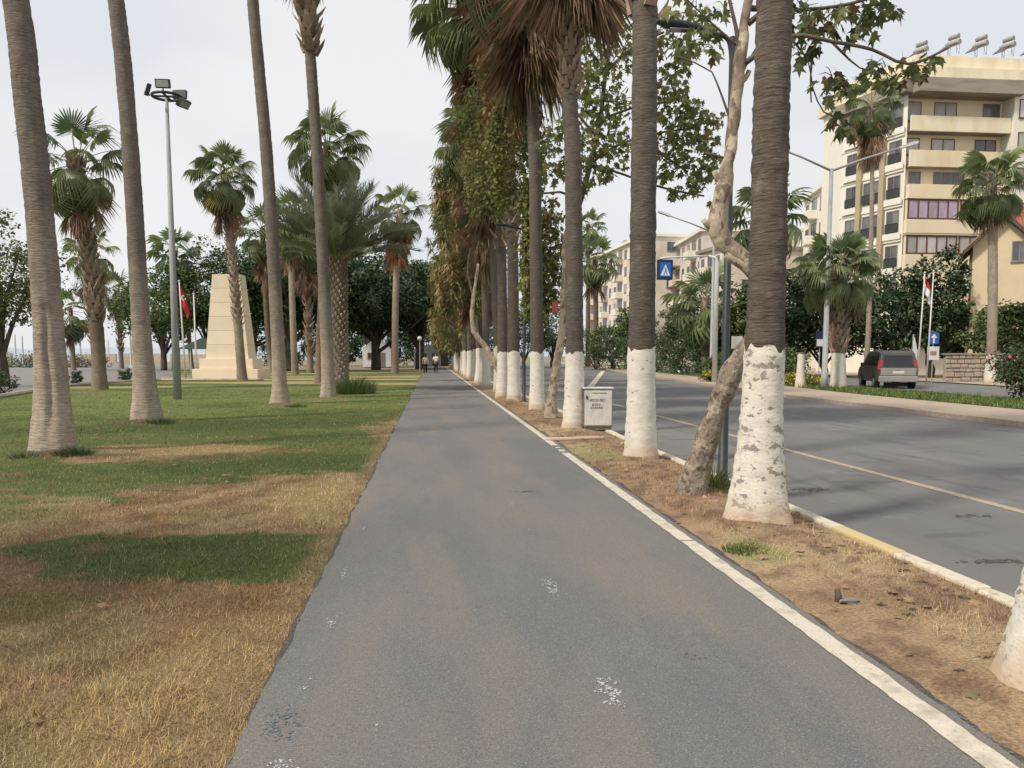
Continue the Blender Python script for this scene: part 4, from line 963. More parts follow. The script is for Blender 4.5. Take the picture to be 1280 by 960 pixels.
road_palm('small distant palm crown above the pinkish apartments', 735, 456, [(735, 350), (735, 280)], .38, .3, M['bark_far'], 74, dict(n=24, s=1.4, dead=8, skirt=2, far=True), sides=8, Y=120)
road_palm('dark palm right behind the thick peeling palm trunk', 968, 478, [(962, 400), (958, 262)], .3, .24, M['bark_far'], 75, dict(n=28, s=1.45, dead=30, skirt=3, lo=-50, far=True), sides=10, Y=55)
road_palm('low green palm behind the white sign pole', 884, 470, [(880, 420), (882, 372)], .3, .26, M['bark_pale'], 76, dict(n=24, s=1.5, dead=4, skirt=1, far=True), sides=10, Y=62)

# ================================================================== BROADLEAF TREES AND BUSHES
def leaf_cloud(centers, radii, per, size, seed, flat=0.6, droop=0.0, shape=0.55):
    """folded leaf faces scattered in clumps; returns V, F (tris)"""
    rs = np.random.RandomState(seed)
    C = np.asarray(centers, float); n = len(C)
    per = np.full(n, per) if np.isscalar(per) else np.asarray(per)
    rad = np.full(n, radii) if np.isscalar(radii) else np.asarray(radii)
    ci = np.repeat(np.arange(n), per); N = len(ci)
    d = rs.randn(N, 3); d /= np.linalg.norm(d, axis=1)[:, None]
    rr = rad[ci] * (0.35 + 0.75 * rs.rand(N) ** .6)
    p = C[ci] + d * rr[:, None] * np.array([1, 1, .8])
    nrm = rs.randn(N, 3) * flat + np.array([0, 0, 1]) * .7 + d * .5
    nrm /= np.linalg.norm(nrm, axis=1)[:, None]
    ax = rs.randn(N, 3); ax[:, 2] -= droop
    ax -= nrm * (ax * nrm).sum(1)[:, None]; ax /= np.linalg.norm(ax, axis=1)[:, None]
    sd = np.cross(nrm, ax)
    s = size * (0.6 + 0.8 * rs.rand(N))[:, None]
    a = p; b_ = p + ax * s * .45 + sd * s * shape * .5 - nrm * s * .08; c = p + ax * s - nrm * s * .12; e = p + ax * s * .45 - sd * s * shape * .5 - nrm * s * .08
    V = np.stack([a, b_, c, e], 1).reshape(-1, 3)
    i = np.arange(N) * 4
    return V, np.concatenate([np.stack([i, i + 1, i + 2], 1), np.stack([i, i + 2, i + 3], 1)])
def blob_centers(n, rx, ry, rz, cz, seed, shell=0.5, flatbottom=0.35):
    rs = np.random.RandomState(seed)
    d = rs.randn(n, 3); d /= np.linalg.norm(d, axis=1)[:, None]
    r = shell + (1 - shell) * rs.rand(n) ** .6
    bump = 0.78 + 0.44 * rs.rand(n)
    c = d * (r * bump)[:, None] * np.array([rx, ry, rz])
    c[:, 2] = np.where(c[:, 2] < 0, c[:, 2] * (1 - flatbottom), c[:, 2])
    c[:, 2] += cz
    return c
def tree(label, base, h, rx, rz, n, per, leaf, m, bark_m, tr, seed, name='tree', cl=0.9, cz=None, ry=None, limbs=6, group=None, cat='tree', clump=None, fork=.35, shell=.5):
    rs = random.Random(seed)
    t = thing(name, label, cat, base, 0, group)
    cz = h - rz if cz is None else cz
    C = blob_centers(n, rx, ry or rx, rz, cz, seed, shell)
    V, Fc = leaf_cloud(C, (clump or .28 * rx) * (0.7 + .6 * np.random.RandomState(seed).rand(n)), per, leaf, seed + 1)
    link('crown', np_mesh('crown', V, Fc, m), t)
    mb = MB()
    fz = max(.25, cz * fork)
    sp = resample([(0, 0, -.05), (rs.uniform(-.1, .1), 0, fz * .6), (rs.uniform(-.15, .15), rs.uniform(-.1, .1), fz), (rs.uniform(-.2, .2), 0, cz)], .4)
    mb.tube(sp, [tr * (1.25 - .85 * i / len(sp)) for i in range(len(sp))], 10)
    link('trunk', mb.mesh('trunk', bark_m, True), t)
    for k in range(limbs):
        e = Vector(C[rs.randrange(n)]); s0 = Vector((0, 0, fz * rs.uniform(.6, 1.1)))
        mid = (s0 + e) * .5 + Vector((rs.uniform(-.2, .2), rs.uniform(-.2, .2), rs.uniform(-.1, .3))) * rx * .4
        sp = resample([s0, mid, e], .5)
        q = MB(); q.tube(sp, [tr * (.55 - .45 * i / len(sp)) for i in range(len(sp))], 6)
        q.build('limb', bark_m, t, True)
    return t
G_FICUS = 'dark ficus trees at the end of the lawn'
fx = [('wide dark ficus in the middle at the end of the lawn', 470, 98, 13.2, 6.4, 6.4), ('dark ficus over the far end of the path', 525, 104, 13.4, 6.2, 6.6), ('dark ficus behind the date palm', 420, 92, 13.0, 6.2, 6.2), ('dark ficus behind the slim palms right of the monument', 362, 88, 13.4, 5.8, 6.2), ('rear ficus closing the view above the walkers', 556, 128, 16.5, 7.4, 8.0), ('rear ficus showing between date palm and slender palm', 462, 126, 17.2, 7.6, 8.4)]
for i, (lb, px, Y, h, rx, rz) in enumerate(fx):
    p = at(px, 460, Y)
    tree(lb, (p.x, Y, 0), h, rx, rz * .78, 190, 95, .42, M['leaf_dark'], M['dark_bark'], .5, 300 + i, 'ficus_tree', limbs=9, group=G_FICUS, clump=1.15, fork=.38, cz=h - rz * .80)
for i, (lb, px, Y, h, rx, rz, m) in enumerate([
    ('leafy green tree at the left edge above the plaza', 2, 44, 8.3, 2.9, 2.9, 'leaf_pale'),
    ('pale green tree behind the floodlight mast', 205, 92, 11.5, 5.0, 4.6, 'leaf_mid'),
    ('pale yellow green tree left of the monument', 262, 96, 14.2, 4.4, 5.6, 'leaf_pale'),
    ('dark green tree behind the monument', 318, 90, 13.8, 5.2, 5.8, 'leaf_dark')]):
    p = at(px, 460, Y)
    tree(lb, (p.x, Y, 0), h, rx, rz, 110, 80, .36 if Y > 50 else .2, M[m], M['dark_bark'], .3, 340 + i, 'park_tree', limbs=7, group='broadleaf trees in the park', clump=.24 * rx)
# across the road
ar = [('dark leafy tree behind the stout low palm', 1030, 58, 7.2, 3.4, 3.0, 'leaf_dark'), ('big dark tree filling the space right of the van roof', 1163, 54, 9.0, 2.5, 3.9, 'leaf_dark'), ('dark rounded tree left of the flagpoles', 1105, 56, 7.4, 3.2, 3.2, 'leaf_dark'), ('brownish green tree in front of the yellow house', 1266, 48, 5.6, 2.6, 1.9, 'leaf_mid'),
      ('green tree behind the small white road sign', 935, 62, 6.6, 3.0, 2.9, 'leaf_mid'), ('dark tree left of the yellow house behind the flagpoles', 1196, 60, 5.2, 1.9, 2.2, 'leaf_dark'), ('green tree half hidden by the thick peeling palm', 985, 60, 8.2, 3.4, 3.6, 'leaf_dark'),
      ('tree crown against the pinkish apartments left of the blue sign', 792, 88, 7.6, 2.2, 3.0, 'leaf_mid'), ('tree under the pinkish apartments at the far road bend', 765, 98, 5.6, 3.0, 2.4, 'leaf_mid'), ('green tree to the right of the blue crossing sign', 872, 72, 8.4, 2.8, 3.2, 'leaf_mid'), ('far roadside tree seen between two limewashed palms', 690, 120, 9, 4.0, 4.0, 'leaf_dark'), ('far roadside tree behind the thin dark lamp post', 655, 112, 9, 4.0, 4.0, 'leaf_dark'), ('dark far tree at the vanishing road', 610, 125, 10, 5.0, 4.5, 'leaf_dark')]
for i, (lb, px, Y, h, rx, rz, m) in enumerate(ar):
    p = at(px, 460, Y)
    tree(lb, (p.x, Y, 0), h, rx, rz, 100, 70, .30, M[m], M['dark_bark'], .22, 360 + i, 'roadside_tree', limbs=5, group='trees across the road', clump=.25 * rx, fork=.22, cz=h * .56)
# oleander bushes along the far pavement
def bush(label, p, rx, h, seed, flower=None, leafs='leaf_dark', per=60, name='oleander_bush', nf=60, size=.2, group='oleander bushes across the road', n=60):
    t = thing(name, label, 'bush', p, 0, group)
    C = blob_centers(n, rx, rx * .8, h * .5, h * .5, seed, .45, 0)
    V, Fc = leaf_cloud(C, .26 * rx, per, size, seed, shape=.35)
    link('foliage', np_mesh('foliage', V, Fc, M[leafs]), t)
    mb = MB(); rs = random.Random(seed)
    for k in range(7):
        e = Vector(C[rs.randrange(n)]); mb.tube([(rs.uniform(-.2, .2) * rx, rs.uniform(-.2, .2), -.05), e * .5, e], [.05, .035, .015], 5)
    mb.build('stems', M['twig'], t)
    if flower:
        rr = np.random.RandomState(seed); idx = rr.randint(0, len(C), nf)
        V, Fc = leaf_cloud(C[idx] * np.array([1.13, 1.13, 1.05]), .16 * rx, 5, size * .8, seed + 5, shape=.9)
        o = link('blossoms', np_mesh('blossoms', V, Fc, M[flower]), t); o['kind'] = 'stuff'
    return t
hb = [(728, 100, 3.2, 5.2), (752, 92, 3.0, 4.6), (776, 84, 2.8, 4.4), (800, 77, 2.7, 4.2), (826, 71, 2.6, 4.4), (852, 66, 2.6, 4.6), (878, 62, 2.4, 4.0), (912, 60, 2.3, 3.6), (948, 58, 2.3, 3.4)]
ol = ['first', 'second', 'third', 'fourth', 'fifth', 'sixth', 'seventh', 'eighth', 'ninth']
for i, (px, Y, rx, h) in enumerate(hb):
    p = at(px, 460, Y)
    bush('%s oleander of the dark hedge across the road, counted from the far end' % ol[i], (p.x + rx * .6, Y, 0), rx, h, 500 + i, 'flower_white' if i in (1, 2, 3, 5) else None, size=.26, nf=28)
p = at(1275, 480, 26.5); bush('near oleander bush with pink blossoms at the right edge', (p.x + .9, 26.5, 0), 1.55, 2.1, 520, 'flower_pink', size=.15, nf=26, per=110, n=70)
p = at(1010, 480, 42); bush('leafy low shrub between turf strip and dark trees', (p.x, 47, 0), 2.0, 2.2, 521, None, 'leaf_mid')
p = at(940, 470, 45); bush('small shrub beside the flower bed across the road', (p.x, 50, 0), 1.3, 1.7, 522, None, 'leaf_mid')
hd = ['first', 'second', 'third', 'fourth', 'fifth', 'sixth', 'seventh', 'eighth', 'ninth']
for i, px in enumerate([342, 372, 400, 428, 455, 480, 505, 530, 560]):
    p = at(px, 455, 146)
    bush('%s shrub from the left in the dark hedge behind the ficus trees' % hd[i], (p.x, 146 + (i % 3), 0), 3.4, 6.5 + (i % 2), 700 + i, None, 'leaf_dark', per=60, name='hedge_shrub', size=.5, group='dark hedge behind the ficus trees', n=50)
# grass tuft on the lawn, weeds at the tree feet
def tuft(label, p, w, h, n, seed, m, name='grass_clump', cat='plant'):
    rs = random.Random(seed); mb = MB()
    for k in range(n):
        a = rs.random() * 6.28; r = w * .5 * rs.random() ** .6; x, y = r * math.cos(a), r * math.sin(a)
        ln = h * rs.uniform(.3, 1.2) * (1.15 - r / w); o = rs.uniform(.1, .9) * h; b_ = .003 + h * .008
        a2 = a + rs.uniform(-1.2, 1.2); dx, dy = math.cos(a2) * o, math.sin(a2) * o
        mb.add([(x - b_, y, -.01), (x + b_, y, -.01), (x + dx * .4 + b_ * .7, y + dy * .4, ln * .6), (x + dx * .4 - b_ * .7, y + dy * .4, ln * .6), (x + dx, y + dy, ln)], [(0, 1, 2, 3), (3, 2, 4)])
    o = mb.build(name, m); o.location = p
    return tag(o, label, cat)
tuft('dark green clump of long grass at the foot of the date palm', ground(443, 492), 1.7, .75, 1100, 1, M['leaf_mid'])
tuft('dark green weeds at the right foot of the nearest left palm', ground(93, 572), .55, .2, 700, 2, M['leaf_dark'])
tuft('weeds at the left foot of the nearest left palm', ground(34, 574), .5, .13, 400, 3, M['leaf_dark'])
tuft('weeds at the foot of the palm beside the floodlight mast', ground(200, 531), .7, .18, 600, 4, M['leaf_dark'])
tuft('weeds at the foot of the palm right of the monument', ground(370, 509), .7, .12, 500, 5, M['leaf_mid'])
tuft('yellow green weeds at the foot of the leaning plane tree', ground(893, 612), .3, .30, 200, 6, M['leaf_pale'])
tuft('small green tuft on the soil right of the cream line', Vector((2.58, 6.25, 0.01)), .4, .035, 500, 7, M['leaf_pale'])
for i, (px, py, w, lb) in enumerate([(3, 492, 1.3, 'dark round shrub at the plaza edge by the left border'), (94, 479, .9, 'dark round shrub on the plaza between the left trunks'), (158, 476, 1.0, 'dark round shrub left of the second trunk base')]):
    p = ground(px, py); p.z = 0
    bush(lb, p, w * .5, w * .75, 530 + i, None, 'leaf_dark', per=40, name='round_shrub', size=.12, group='round shrubs on the plaza', n=30)

# ---- creepers that hang on the row palms
def creeper(label, x, Y, z0, z1, rad, n, per, seed, ry=None, size=.17, m='leaf_olive', shape=.6, dr=1.6):
    rs = np.random.RandomState(seed)
    t = thing('creeper', label, 'creeper', (x, Y, z0), 0, 'creepers hanging on the row palms')
    a = rs.rand(n) * 2 * PI; u = rs.rand(n)
    prof = rad * (0.55 + .45 * np.sin(u * PI) ** .6) * (.75 + .5 * rs.rand(n))
    top = np.stack([np.cos(a) * prof, np.sin(a) * prof * (ry or 1), u * (z1 - z0)], 1)
    # each clump trails into a hanging strand
    cs = []; 
    for k in range(n):
        ln = rs.randint(2, 10)
        for j in range(ln):
            z = top[k, 2] - j * .28
            if z > -.4: cs.append((top[k, 0] * (1 - .03 * j), top[k, 1] * (1 - .03 * j), z))
    V, Fc = leaf_cloud(cs, .19, per, size, seed, droop=dr, shape=shape)
    o = link('foliage', np_mesh('foliage', V, Fc, M[m]), t); o['kind'] = 'stuff'
    mb = MB()
    for k in range(0, n, 4):
        x0, y0, zz = top[k]
        mb.tube([(0, 0, max(0, zz - 1.2)), (x0 * .6, y0 * .6, zz + .1), (x0, y0, zz), (x0 * 1.02, y0 * 1.02, max(0, zz - 1.3))], .012, 4)
    mb.build('vine', M['twig'], t)
    return t
creeper('olive creeper wrapped round the shaggy palm trunks above the thin lamp post', 2.35, 24.6, 6.4, 10.6, 1.1, 90, 15, 1, size=.15)
creeper('brown green creeper on the left pair of row palms', 2.2, 29.2, 7.0, 11.8, 1.0, 60, 14, 2, size=.15)
creeper('golden brown creeper curtain hanging at the left side of the palm row', 1.75, 42.5, 4.3, 12.6, 1.5, 95, 19, 3, size=.40, m='leaf_tan', shape=.16, dr=4)
creeper('olive creeper curtain behind, reaching down near the limewash', 2.1, 52, 3.0, 12.8, 1.85, 80, 19, 4, size=.42, m='leaf_tan', shape=.17, dr=4)
creeper('green creeper on the far row palms', 2.3, 66, 2.6, 10.5, 2.0, 100, 18, 5, size=.45, m='leaf_tan', shape=.2, dr=4)
creeper('dull green creeper on the last row palms', 2.4, 84, 2.4, 9.8, 2.2, 90, 15, 6, size=.5, m='leaf_tan', shape=.22, dr=4)
creeper('creeper leaves on the pale tree behind the third palm', 3.3, 24.0, 3.2, 6.4, .55, 60, 12, 7)

# ---- plane trees
def lobed_leaf(name, m, seed):
    rs = random.Random(seed)
    tips = [(-2.3, .55), (-1.15, .80), (0, 1.0), (1.15, .80), (2.3, .55)]
    pts = [(0, 0, 0)]
    prof = []
    for i, (a, r) in enumerate(tips):
        if i: prof.append(((tips[i - 1][0] + a) / 2, .36 + .05 * rs.random()))
        prof.append((a * .92 + rs.uniform(-.06, .06), r * rs.uniform(.9, 1.1)))
    c = (.36, 0, .05)
    vs = [c, (0, 0, 0)] + [(.36 + .64 * r * math.cos(a), .64 * r * math.sin(a), -.10 * r * r + rs.uniform(-.05, .05)) for a, r in prof]
    fs = [(0, i, i + 1) for i in range(2, len(vs) - 1)] + [(0, 1, 2), (0, len(vs) - 1, 1)]
    mb = MB(); mb.add(vs, fs)
    mb.add([(-.35, -.012, .02), (-.35, .012, .02), (.05, .012, 0), (.05, -.012, 0)], [(0, 1, 2, 3)])
    return mb.mesh(name, m)
PL = [lobed_leaf('leaf', M['leaf_plane'], k) for k in range(3)] + [lobed_leaf('leaf', M['leaf_plane_dry'], 9)]
def limb(t, pix, Y, radii, m, name='limb', sides=9, step=.12, dy=None, lump=.08, seed=0):
    b = t.location
    P = []
    for i, (px, py) in enumerate(pix):
        y = Y + (dy[i] if dy else 0)
        p = at(px, py, y); P.append(p - b)
    n0 = len(P)
    sp = resample(P, step)
    # interpolate radii along control points
    L = [0]
    for i in range(1, n0): L.append(L[-1] + (P[i] - P[i - 1]).length)
    s = [0]
    for i in range(1, len(sp)): s.append(s[-1] + (sp[i] - sp[i - 1]).length)
    rr = np.interp(np.array(s) / s[-1], np.array(L) / L[-1], radii)
    rr = rr * (1 + lump * 2 * (vnoise(np.array(s) * 3 + seed, np.zeros(len(s)) + seed) - .5))
    mb = MB(); mb.tube(sp, list(rr), sides)
    o = mb.build(name, m, t, True)
    if lump:
        me = o.data
        for v in me.vertices:
            v.co += Vector([(vnoise(v.co.x * 6 + 3 * k + seed, v.co.z * 6 + v.co.y * 5 + k) - .5) * lump * .35 for k in range(3)])
    return sp
b = ground(868, 622)
T1 = thing('plane_tree', 'plane tree leaning behind the thick peeling palm, mottled tan bark', 'tree', b)
limb(T1, [(864, 628), (867, 605), (880, 560), (903, 495), (925, 446), (948, 405), (957, 368)], b.y, [.19, .155, .13, .12, .10, .09, .085], M['plane_bark_low'], 'trunk', 14, .05, lump=.16, seed=3)
limb(T1, [(957, 372), (952, 350), (934, 326), (912, 308), (898, 290), (899, 262), (907, 220), (916, 150), (921, 100), (927, 60), (936, 0), (945, -80), (965, -190)], b.y, [.085, .085, .085, .09, .10, .078, .068, .066, .068, .062, .054, .046, .036], M['plane_bark'], 'trunk', 12, .07, lump=.15, seed=5)
limb(T1, [(950, 358), (930, 335), (908, 318)], b.y - .05, [.05, .045, .04], M['plane_bark'], 'limb', 8, .08)
limb(T1, [(898, 288), (886, 283), (879, 274)], b.y, [.045, .04, .03], M['plane_bark'], 'limb_stub', 8, .05, lump=.1)
limb(T1, [(921, 108), (930, 99), (935, 88)], b.y, [.035, .03, .025], M['plane_bark'], 'limb_stub', 8, .05, lump=.1)
limb(T1, [(905, 232), (898, 224), (894, 214)], b.y, [.04, .035, .03], M['plane_bark'], 'limb_stub', 8, .05, lump=.1)
twigs = [[(927, 70), (919, 30), (912, 0), (900, -60)], [(935, 30), (985, -10), (1040, -40), (1110, -60)], [(930, 80), (985, 45), (1040, 52), (1090, 62), (1135, 80), (1185, 60)], [(936, 10), (1000, 12), (1060, 5), (1125, -15)], [(985, 45), (1010, 75), (1016, 110), (1030, 140), (1052, 150)], [(1040, 52), (1075, 85), (1110, 92)], [(1016, 66), (1013, 100), (1014, 128)], [(920, 110), (945, 60), (990, 20)], [(918, 165), (890, 90), (868, 78), (846, 70)], [(915, 200), (880, 190)], [(925, 60), (880, 20), (850, -10)]]
rs_ = random.Random(12)
TW = []
for i, tw in enumerate(twigs):
    sp = limb(T1, tw, b.y, [.035 if i < 4 else .018] + [.022 - .012 * k / len(tw) if i < 4 else .008 for k in range(len(tw) - 1)], M['twig'], 'twig', 5, .12, dy=[0] + [rs_.uniform(-.5, .3) for _ in tw[1:]] if i in (1, 2, 3, 10) else None, lump=0)
    TW.append(sp)
def put_leaf(t, p, s, rs, dry=.12):
    k = 3 if rs.random() < dry else rs.randrange(3)
    link('leaf', PL[k], t, p, (rs.uniform(-.7, .7), rs.uniform(.35, 1.45), rs.uniform(0, 6.28)), s * rs.uniform(.75, 1.25))
# leaf clumps of the near plane tree (about three hundred single leaves)
clumps = [(1003, 15, 26, 26), (1030, 25, 26, 26), (1060, 22, 26, 24), (1085, 10, 22, 16), (1010, 45, 22, 18), (1075, 42, 22, 16), (1105, 8, 18, 14), (1122, 20, 10, 4), (1095, 80, 16, 13), (1112, 95, 18, 16), (1140, 85, 22, 18), (1165, 75, 12, 8), (1040, 95, 18, 16), (1055, 110, 16, 12), (1078, 92, 10, 6), (1033, 118, 10, 6), (1015, 105, 4, 2), (1042, 150, 14, 9), (1058, 165, 14, 8), (875, 45, 20, 10), (850, 60, 16, 8), (890, 60, 14, 8), (860, 15, 30, 12), (905, 8, 14, 8), (1000, 70, 14, 6)]
for cx, cy, rr, n in clumps:
    tm = MB(); c0 = at(cx, cy, b.y) - T1.location            # the fine twigs that carry this clump
    for k in range(max(2, n // 5)):
        a = rs_.random() * 6.28; e_ = at(cx + rr * .9 * math.cos(a), cy + rr * .75 * math.sin(a), b.y + rs_.uniform(-.3, .3)) - T1.location
        tm.tube([c0, (c0 + e_) * .5 + Vector((0, 0, .03)), e_], [.006, .005, .003], 4)
    tm.build('twig', M['twig'], T1)
    for k in range(n):
        a = rs_.random() * 6.28; q = rr * math.sqrt(rs_.random())
        p = at(cx + q * math.cos(a), cy + q * math.sin(a) * .8, b.y + rs_.uniform(-.35, .35)) - T1.location
        put_leaf(T1, p, .155, rs_, .25 if cx in (1042, 1058) else .10)
# the plane tree in front of the cabinet
b2 = ground(688, 523)
T2 = thing('plane_tree', 'slender pale plane tree standing beside the third limewashed palm', 'tree', b2)
limb(T2, [(688, 527), (690, 500), (696, 455), (703, 410), (706, 350), (707, 300), (716, 275)], b2.y, [.17, .135, .11, .098, .088, .08, .076], M['plane_bark'], 'trunk', 12, .1, lump=.1, seed=7)
L2 = [[(716, 275), (726, 250), (738, 205), (750, 150), (757, 90), (765, 20), (775, -40)], [(738, 205), (765, 185), (800, 172), (830, 165), (868, 160)], [(750, 150), (790, 135), (822, 130), (860, 118)], [(726, 250), (700, 240), (676, 242)], [(757, 90), (790, 60), (830, 40)], [(757, 90), (730, 50), (720, 10)], [(738, 205), (770, 215), (830, 235), (880, 245)], [(745, 170), (720, 140), (700, 110)], [(800, 172), (830, 195), (860, 215)]]
for i, tw in enumerate(L2):
    limb(T2, tw, b2.y, [.075 if i == 0 else .04] + [.07 - .045 * k / len(tw) if i == 0 else .03 - .012 * k / len(tw) for k in range(len(tw) - 1)], M['twig'], 'limb', 6, .25, lump=0)
cl2 = [(745, 30, 30), (775, 20, 30), (740, 75, 28), (770, 70, 28), (750, 110, 28), (735, 140, 26), (770, 130, 30), (760, 165, 28), (735, 180, 24), (775, 190, 24), (715, 205, 20), (745, 215, 20), (690, 215, 16), (840, 35, 24), (860, 60, 20), (845, 85, 18), (840, 110, 22), (820, 140, 20), (850, 125, 18), (870, 135, 16), (885, 150, 18), (850, 160, 22), (830, 175, 20), (865, 180, 20), (885, 175, 14), (840, 195, 18), (860, 210, 18), (890, 200, 14), (830, 215, 14), (845, 240, 12), (870, 232, 12), (900, 220, 8), (895, 250, 8), (725, 100, 22), (690, 180, 16), (705, 160, 18), (725, 235, 12), (820, 60, 14), (870, 20, 22), (890, 40, 14), (760, 215, 10), (860, 150, 18), (880, 215, 14)]
rr_ = np.random.RandomState(6)
allV, allF, off = [], [], 0
tmplV = np.array([tuple(v.co) for v in PL[0].vertices]); PL[0].calc_loop_triangles(); tmplF = np.array([tuple(t_.vertices) for t_ in PL[0].loop_triangles])
ex = []
tm = MB()
for cx, cy, cr in cl2:
    n = int(cr * 3.2)
    c0 = at(cx, cy, b2.y) - T2.location
    for k in range(max(2, cr // 5)):
        a = rr_.rand() * 6.28; e_ = at(cx + cr * math.cos(a), cy + cr * .85 * math.sin(a), b2.y + rr_.uniform(-.5, .5)) - T2.location
        tm.tube([c0, (c0 + e_) * .5 + Vector((0, 0, .06)), e_], [.014, .010, .006], 4)
    for k in range(n):
        a = rr_.rand() * 6.28; q = cr * math.sqrt(rr_.rand())
        p = at(cx + q * math.cos(a), cy + q * math.sin(a) * .85, b2.y + rr_.uniform(-1.1, 1.1) * cr / 26) - T2.location
        mt = Euler((rr_.uniform(-.8, .8), rr_.uniform(.2, 1.4), rr_.uniform(0, 6.28))).to_matrix()
        ex.append((tmplV * (.195 * rr_.uniform(.7, 1.3))) @ np.array(mt).T + np.array(tuple(p)))
V = np.concatenate(ex); nF = len(tmplV)
Fc = np.concatenate([tmplF + i * nF for i in range(len(ex))])
o = link('foliage', np_mesh('foliage', V, Fc, M['leaf_plane_mass']), T2); o['kind'] = 'stuff'
o = tm.build('twigs', M['twig'], T2); o['kind'] = 'stuff'
# small leaning tree in the row
b3 = ground(637, 492)
T3 = thing('leaning_tree', 'thin leaning bare trunk crossing the limewashed bases of the row', 'tree', b3)
limb(T3, [(637, 494), (625, 465), (608, 436), (596, 420), (590, 405), (592, 370), (598, 330)], b3.y, [.16, .14, .12, .11, .1, .08, .05], M['plane_bark'], 'trunk', 9, .2, lump=.1, seed=9)
limb(T3, [(592, 372), (585, 340), (588, 310)], b3.y, [.06, .05, .03], M['twig'], 'limb', 6, .2, lump=0)

# ================================================================== LAMPS, SIGNS, STREET FURNITURE
def park_lamp(label, base, h, arm=1.0, s=1.0):
    t = thing('lamp_post', label, 'lamp post', base, 0, 'dark lamp posts along the verge')
    mb = MB(); mb.tube([(0, 0, -.05), (0, 0, .10), (0, 0, .11), (0, 0, 1.2), (0, 0, 1.22), (0, 0, h)], [.08, .08, .06, .056, .05, .036], 14); mb.build('pole', M['dark_pole'], t, True)
    mb = MB(); mb.box(-.13, .13, -.13, .13, 0.02, .045); bevel(mb.build('base_plate', M['dark_pole'], t), .006)
    mb = MB(); mb.tube(resample([(0, 0, h - .35), (-.05, 0, h - .04), (-.22, 0, h + .02), (-.52, 0, h + .06)], .06), .03, 8); mb.build('arm', M['dark_pole'], t, True)
    mb = MB()
    sec = [(-.36, .045, .035), (-.45, .07, .05), (-.62, .095, .06), (-.80, .09, .045), (-.93, .05, .025)]
    vs, fs = [], []
    for i, (x, w, hh) in enumerate(sec):
        for k in range(10):
            a = 2 * PI * k / 10; vs.append((x, w * math.cos(a), h + .06 + .02 * i + hh * math.sin(a)))
    for i in range(len(sec) - 1):
        for k in range(10):
            fs.append((i * 10 + k, i * 10 + (k + 1) % 10, (i + 1) * 10 + (k + 1) % 10, (i + 1) * 10 + k))
    fs += [tuple(range(9, -1, -1)), tuple((len(sec) - 1) * 10 + k for k in range(10))]
    mb.add(vs, fs); hd = mb.build('lamp_head', M['dark_pole'], t, True)
    MB().box(-.78, -.5, -.06, .06, h + .045, h + .055).build('lens', M['lamp_glass'], hd)
    return t
p = ground(903, 606); park_lamp('dark lamp post beside the leaning plane tree, arm over the path', p, at(914, 46, p.y).z)
p = ground(655, 503); park_lamp('thin dark lamp post standing between limewashed palms further along', p, 5.9)
# floodlight mast on the lawn
b = ground(222, 499)
t = thing('floodlight_mast', 'tall grey mast with a ring of floodlights on the lawn', 'floodlight', b)
H = at(200, 122, b.y).z
mb = MB(); mb.tube([(0, 0, -.05), (0, 0, 4), (0, 0, H)], [.15, .12, .06], 12); mb.build('pole', M['grey_pole'], t, True)
mb = MB()
ringp = [(.5 * math.cos(k * PI / 10), .5 * math.sin(k * PI / 10), H + .05) for k in range(20)]
mb.tube(ringp + [ringp[0]], .05, 6); mb.box(-.5, .5, -.03, .03, H + .02, H + .08); mb.box(-.03, .03, -.5, .5, H + .02, H + .08)
mb.build('ring', M['dark_pole'], t)
fl = MB(); fl.box(-.25, .25, -.05, .09, -.15, .15); flm = fl.mesh('floodlight', M['dark_pole'])
gl = MB(); gl.box(-.21, .21, -.065, -.052, -.115, .115); glm = gl.mesh('lens', M['lamp_glass'])
for ax, ay, az, rx, rz in [(0.02, -.45, H + .35, R(12), 0), (-.66, 0, H + .27, R(-15), R(-65)), (.62, -.1, H - .22, R(40), R(62)), (0.3, .6, H + .3, R(10), R(170))]:
    q = link('floodlight', flm, t, (ax, ay, az), (rx, 0, rz)); link('lens', glm, q)
    MB().tube([(ax * .9, ay * .9, H + .05), (ax, ay, az)], .025, 5).build('bracket', M['dark_pole'], t)
# cabinet by the kerb with faded lettering
t = thing('utility_cabinet', 'pale grey utility cabinet with faded black lettering behind the third palm', 'cabinet', (3.50, 16.7, 0.04), R(-4))
bevel(MB().box(-.26, .34, 0, .36, .06, .86).build('body', M['cabinet_side'], t), .012)
dr = bevel(MB().box(-.245, .325, -.022, -.002, .09, .83).build('door', M['cabinet'], t), .006)
bevel(MB().box(-.29, .37, -.03, .39, .863, .895).build('roof', M['cabinet'], t), .01)
MB().box(-.25, .33, .02, .34, 0, .058).build('plinth', M['rock'], t)
MB().box(-.225, -.19, -.04, -.023, .66, .72).build('lock', M['dark_pole'], dr)
def scribble(z, x0, x1, hh, sd, parent):
    rs = random.Random(sd); mb = MB(); x = x0
    while x < x1:
        w = rs.uniform(.014, .022) * hh / .05
        kind = rs.randrange(4); y = -.0255
        mb.box(x, x + w * .32, y, y + .003, z, z + hh)
        if kind != 0: mb.box(x + w * .32, x + w, y, y + .003, z + hh * .78, z + hh)
        if kind in (1, 3): mb.box(x + w * .32, x + w, y, y + .003, z, z + hh * .2)
        if kind == 2: mb.box(x + w * .7, x + w, y, y + .003, z, z + hh * .78)
        x += w * 1.35
    return mb.build('lettering', M['ink'], parent)
scribble(.765, -.08, .22, .022, 1, dr); scribble(.60, -.17, .18, .052, 2, dr); scribble(.51, -.10, .08, .045, 3, dr); scribble(.445, -.13, .12, .042, 4, dr)
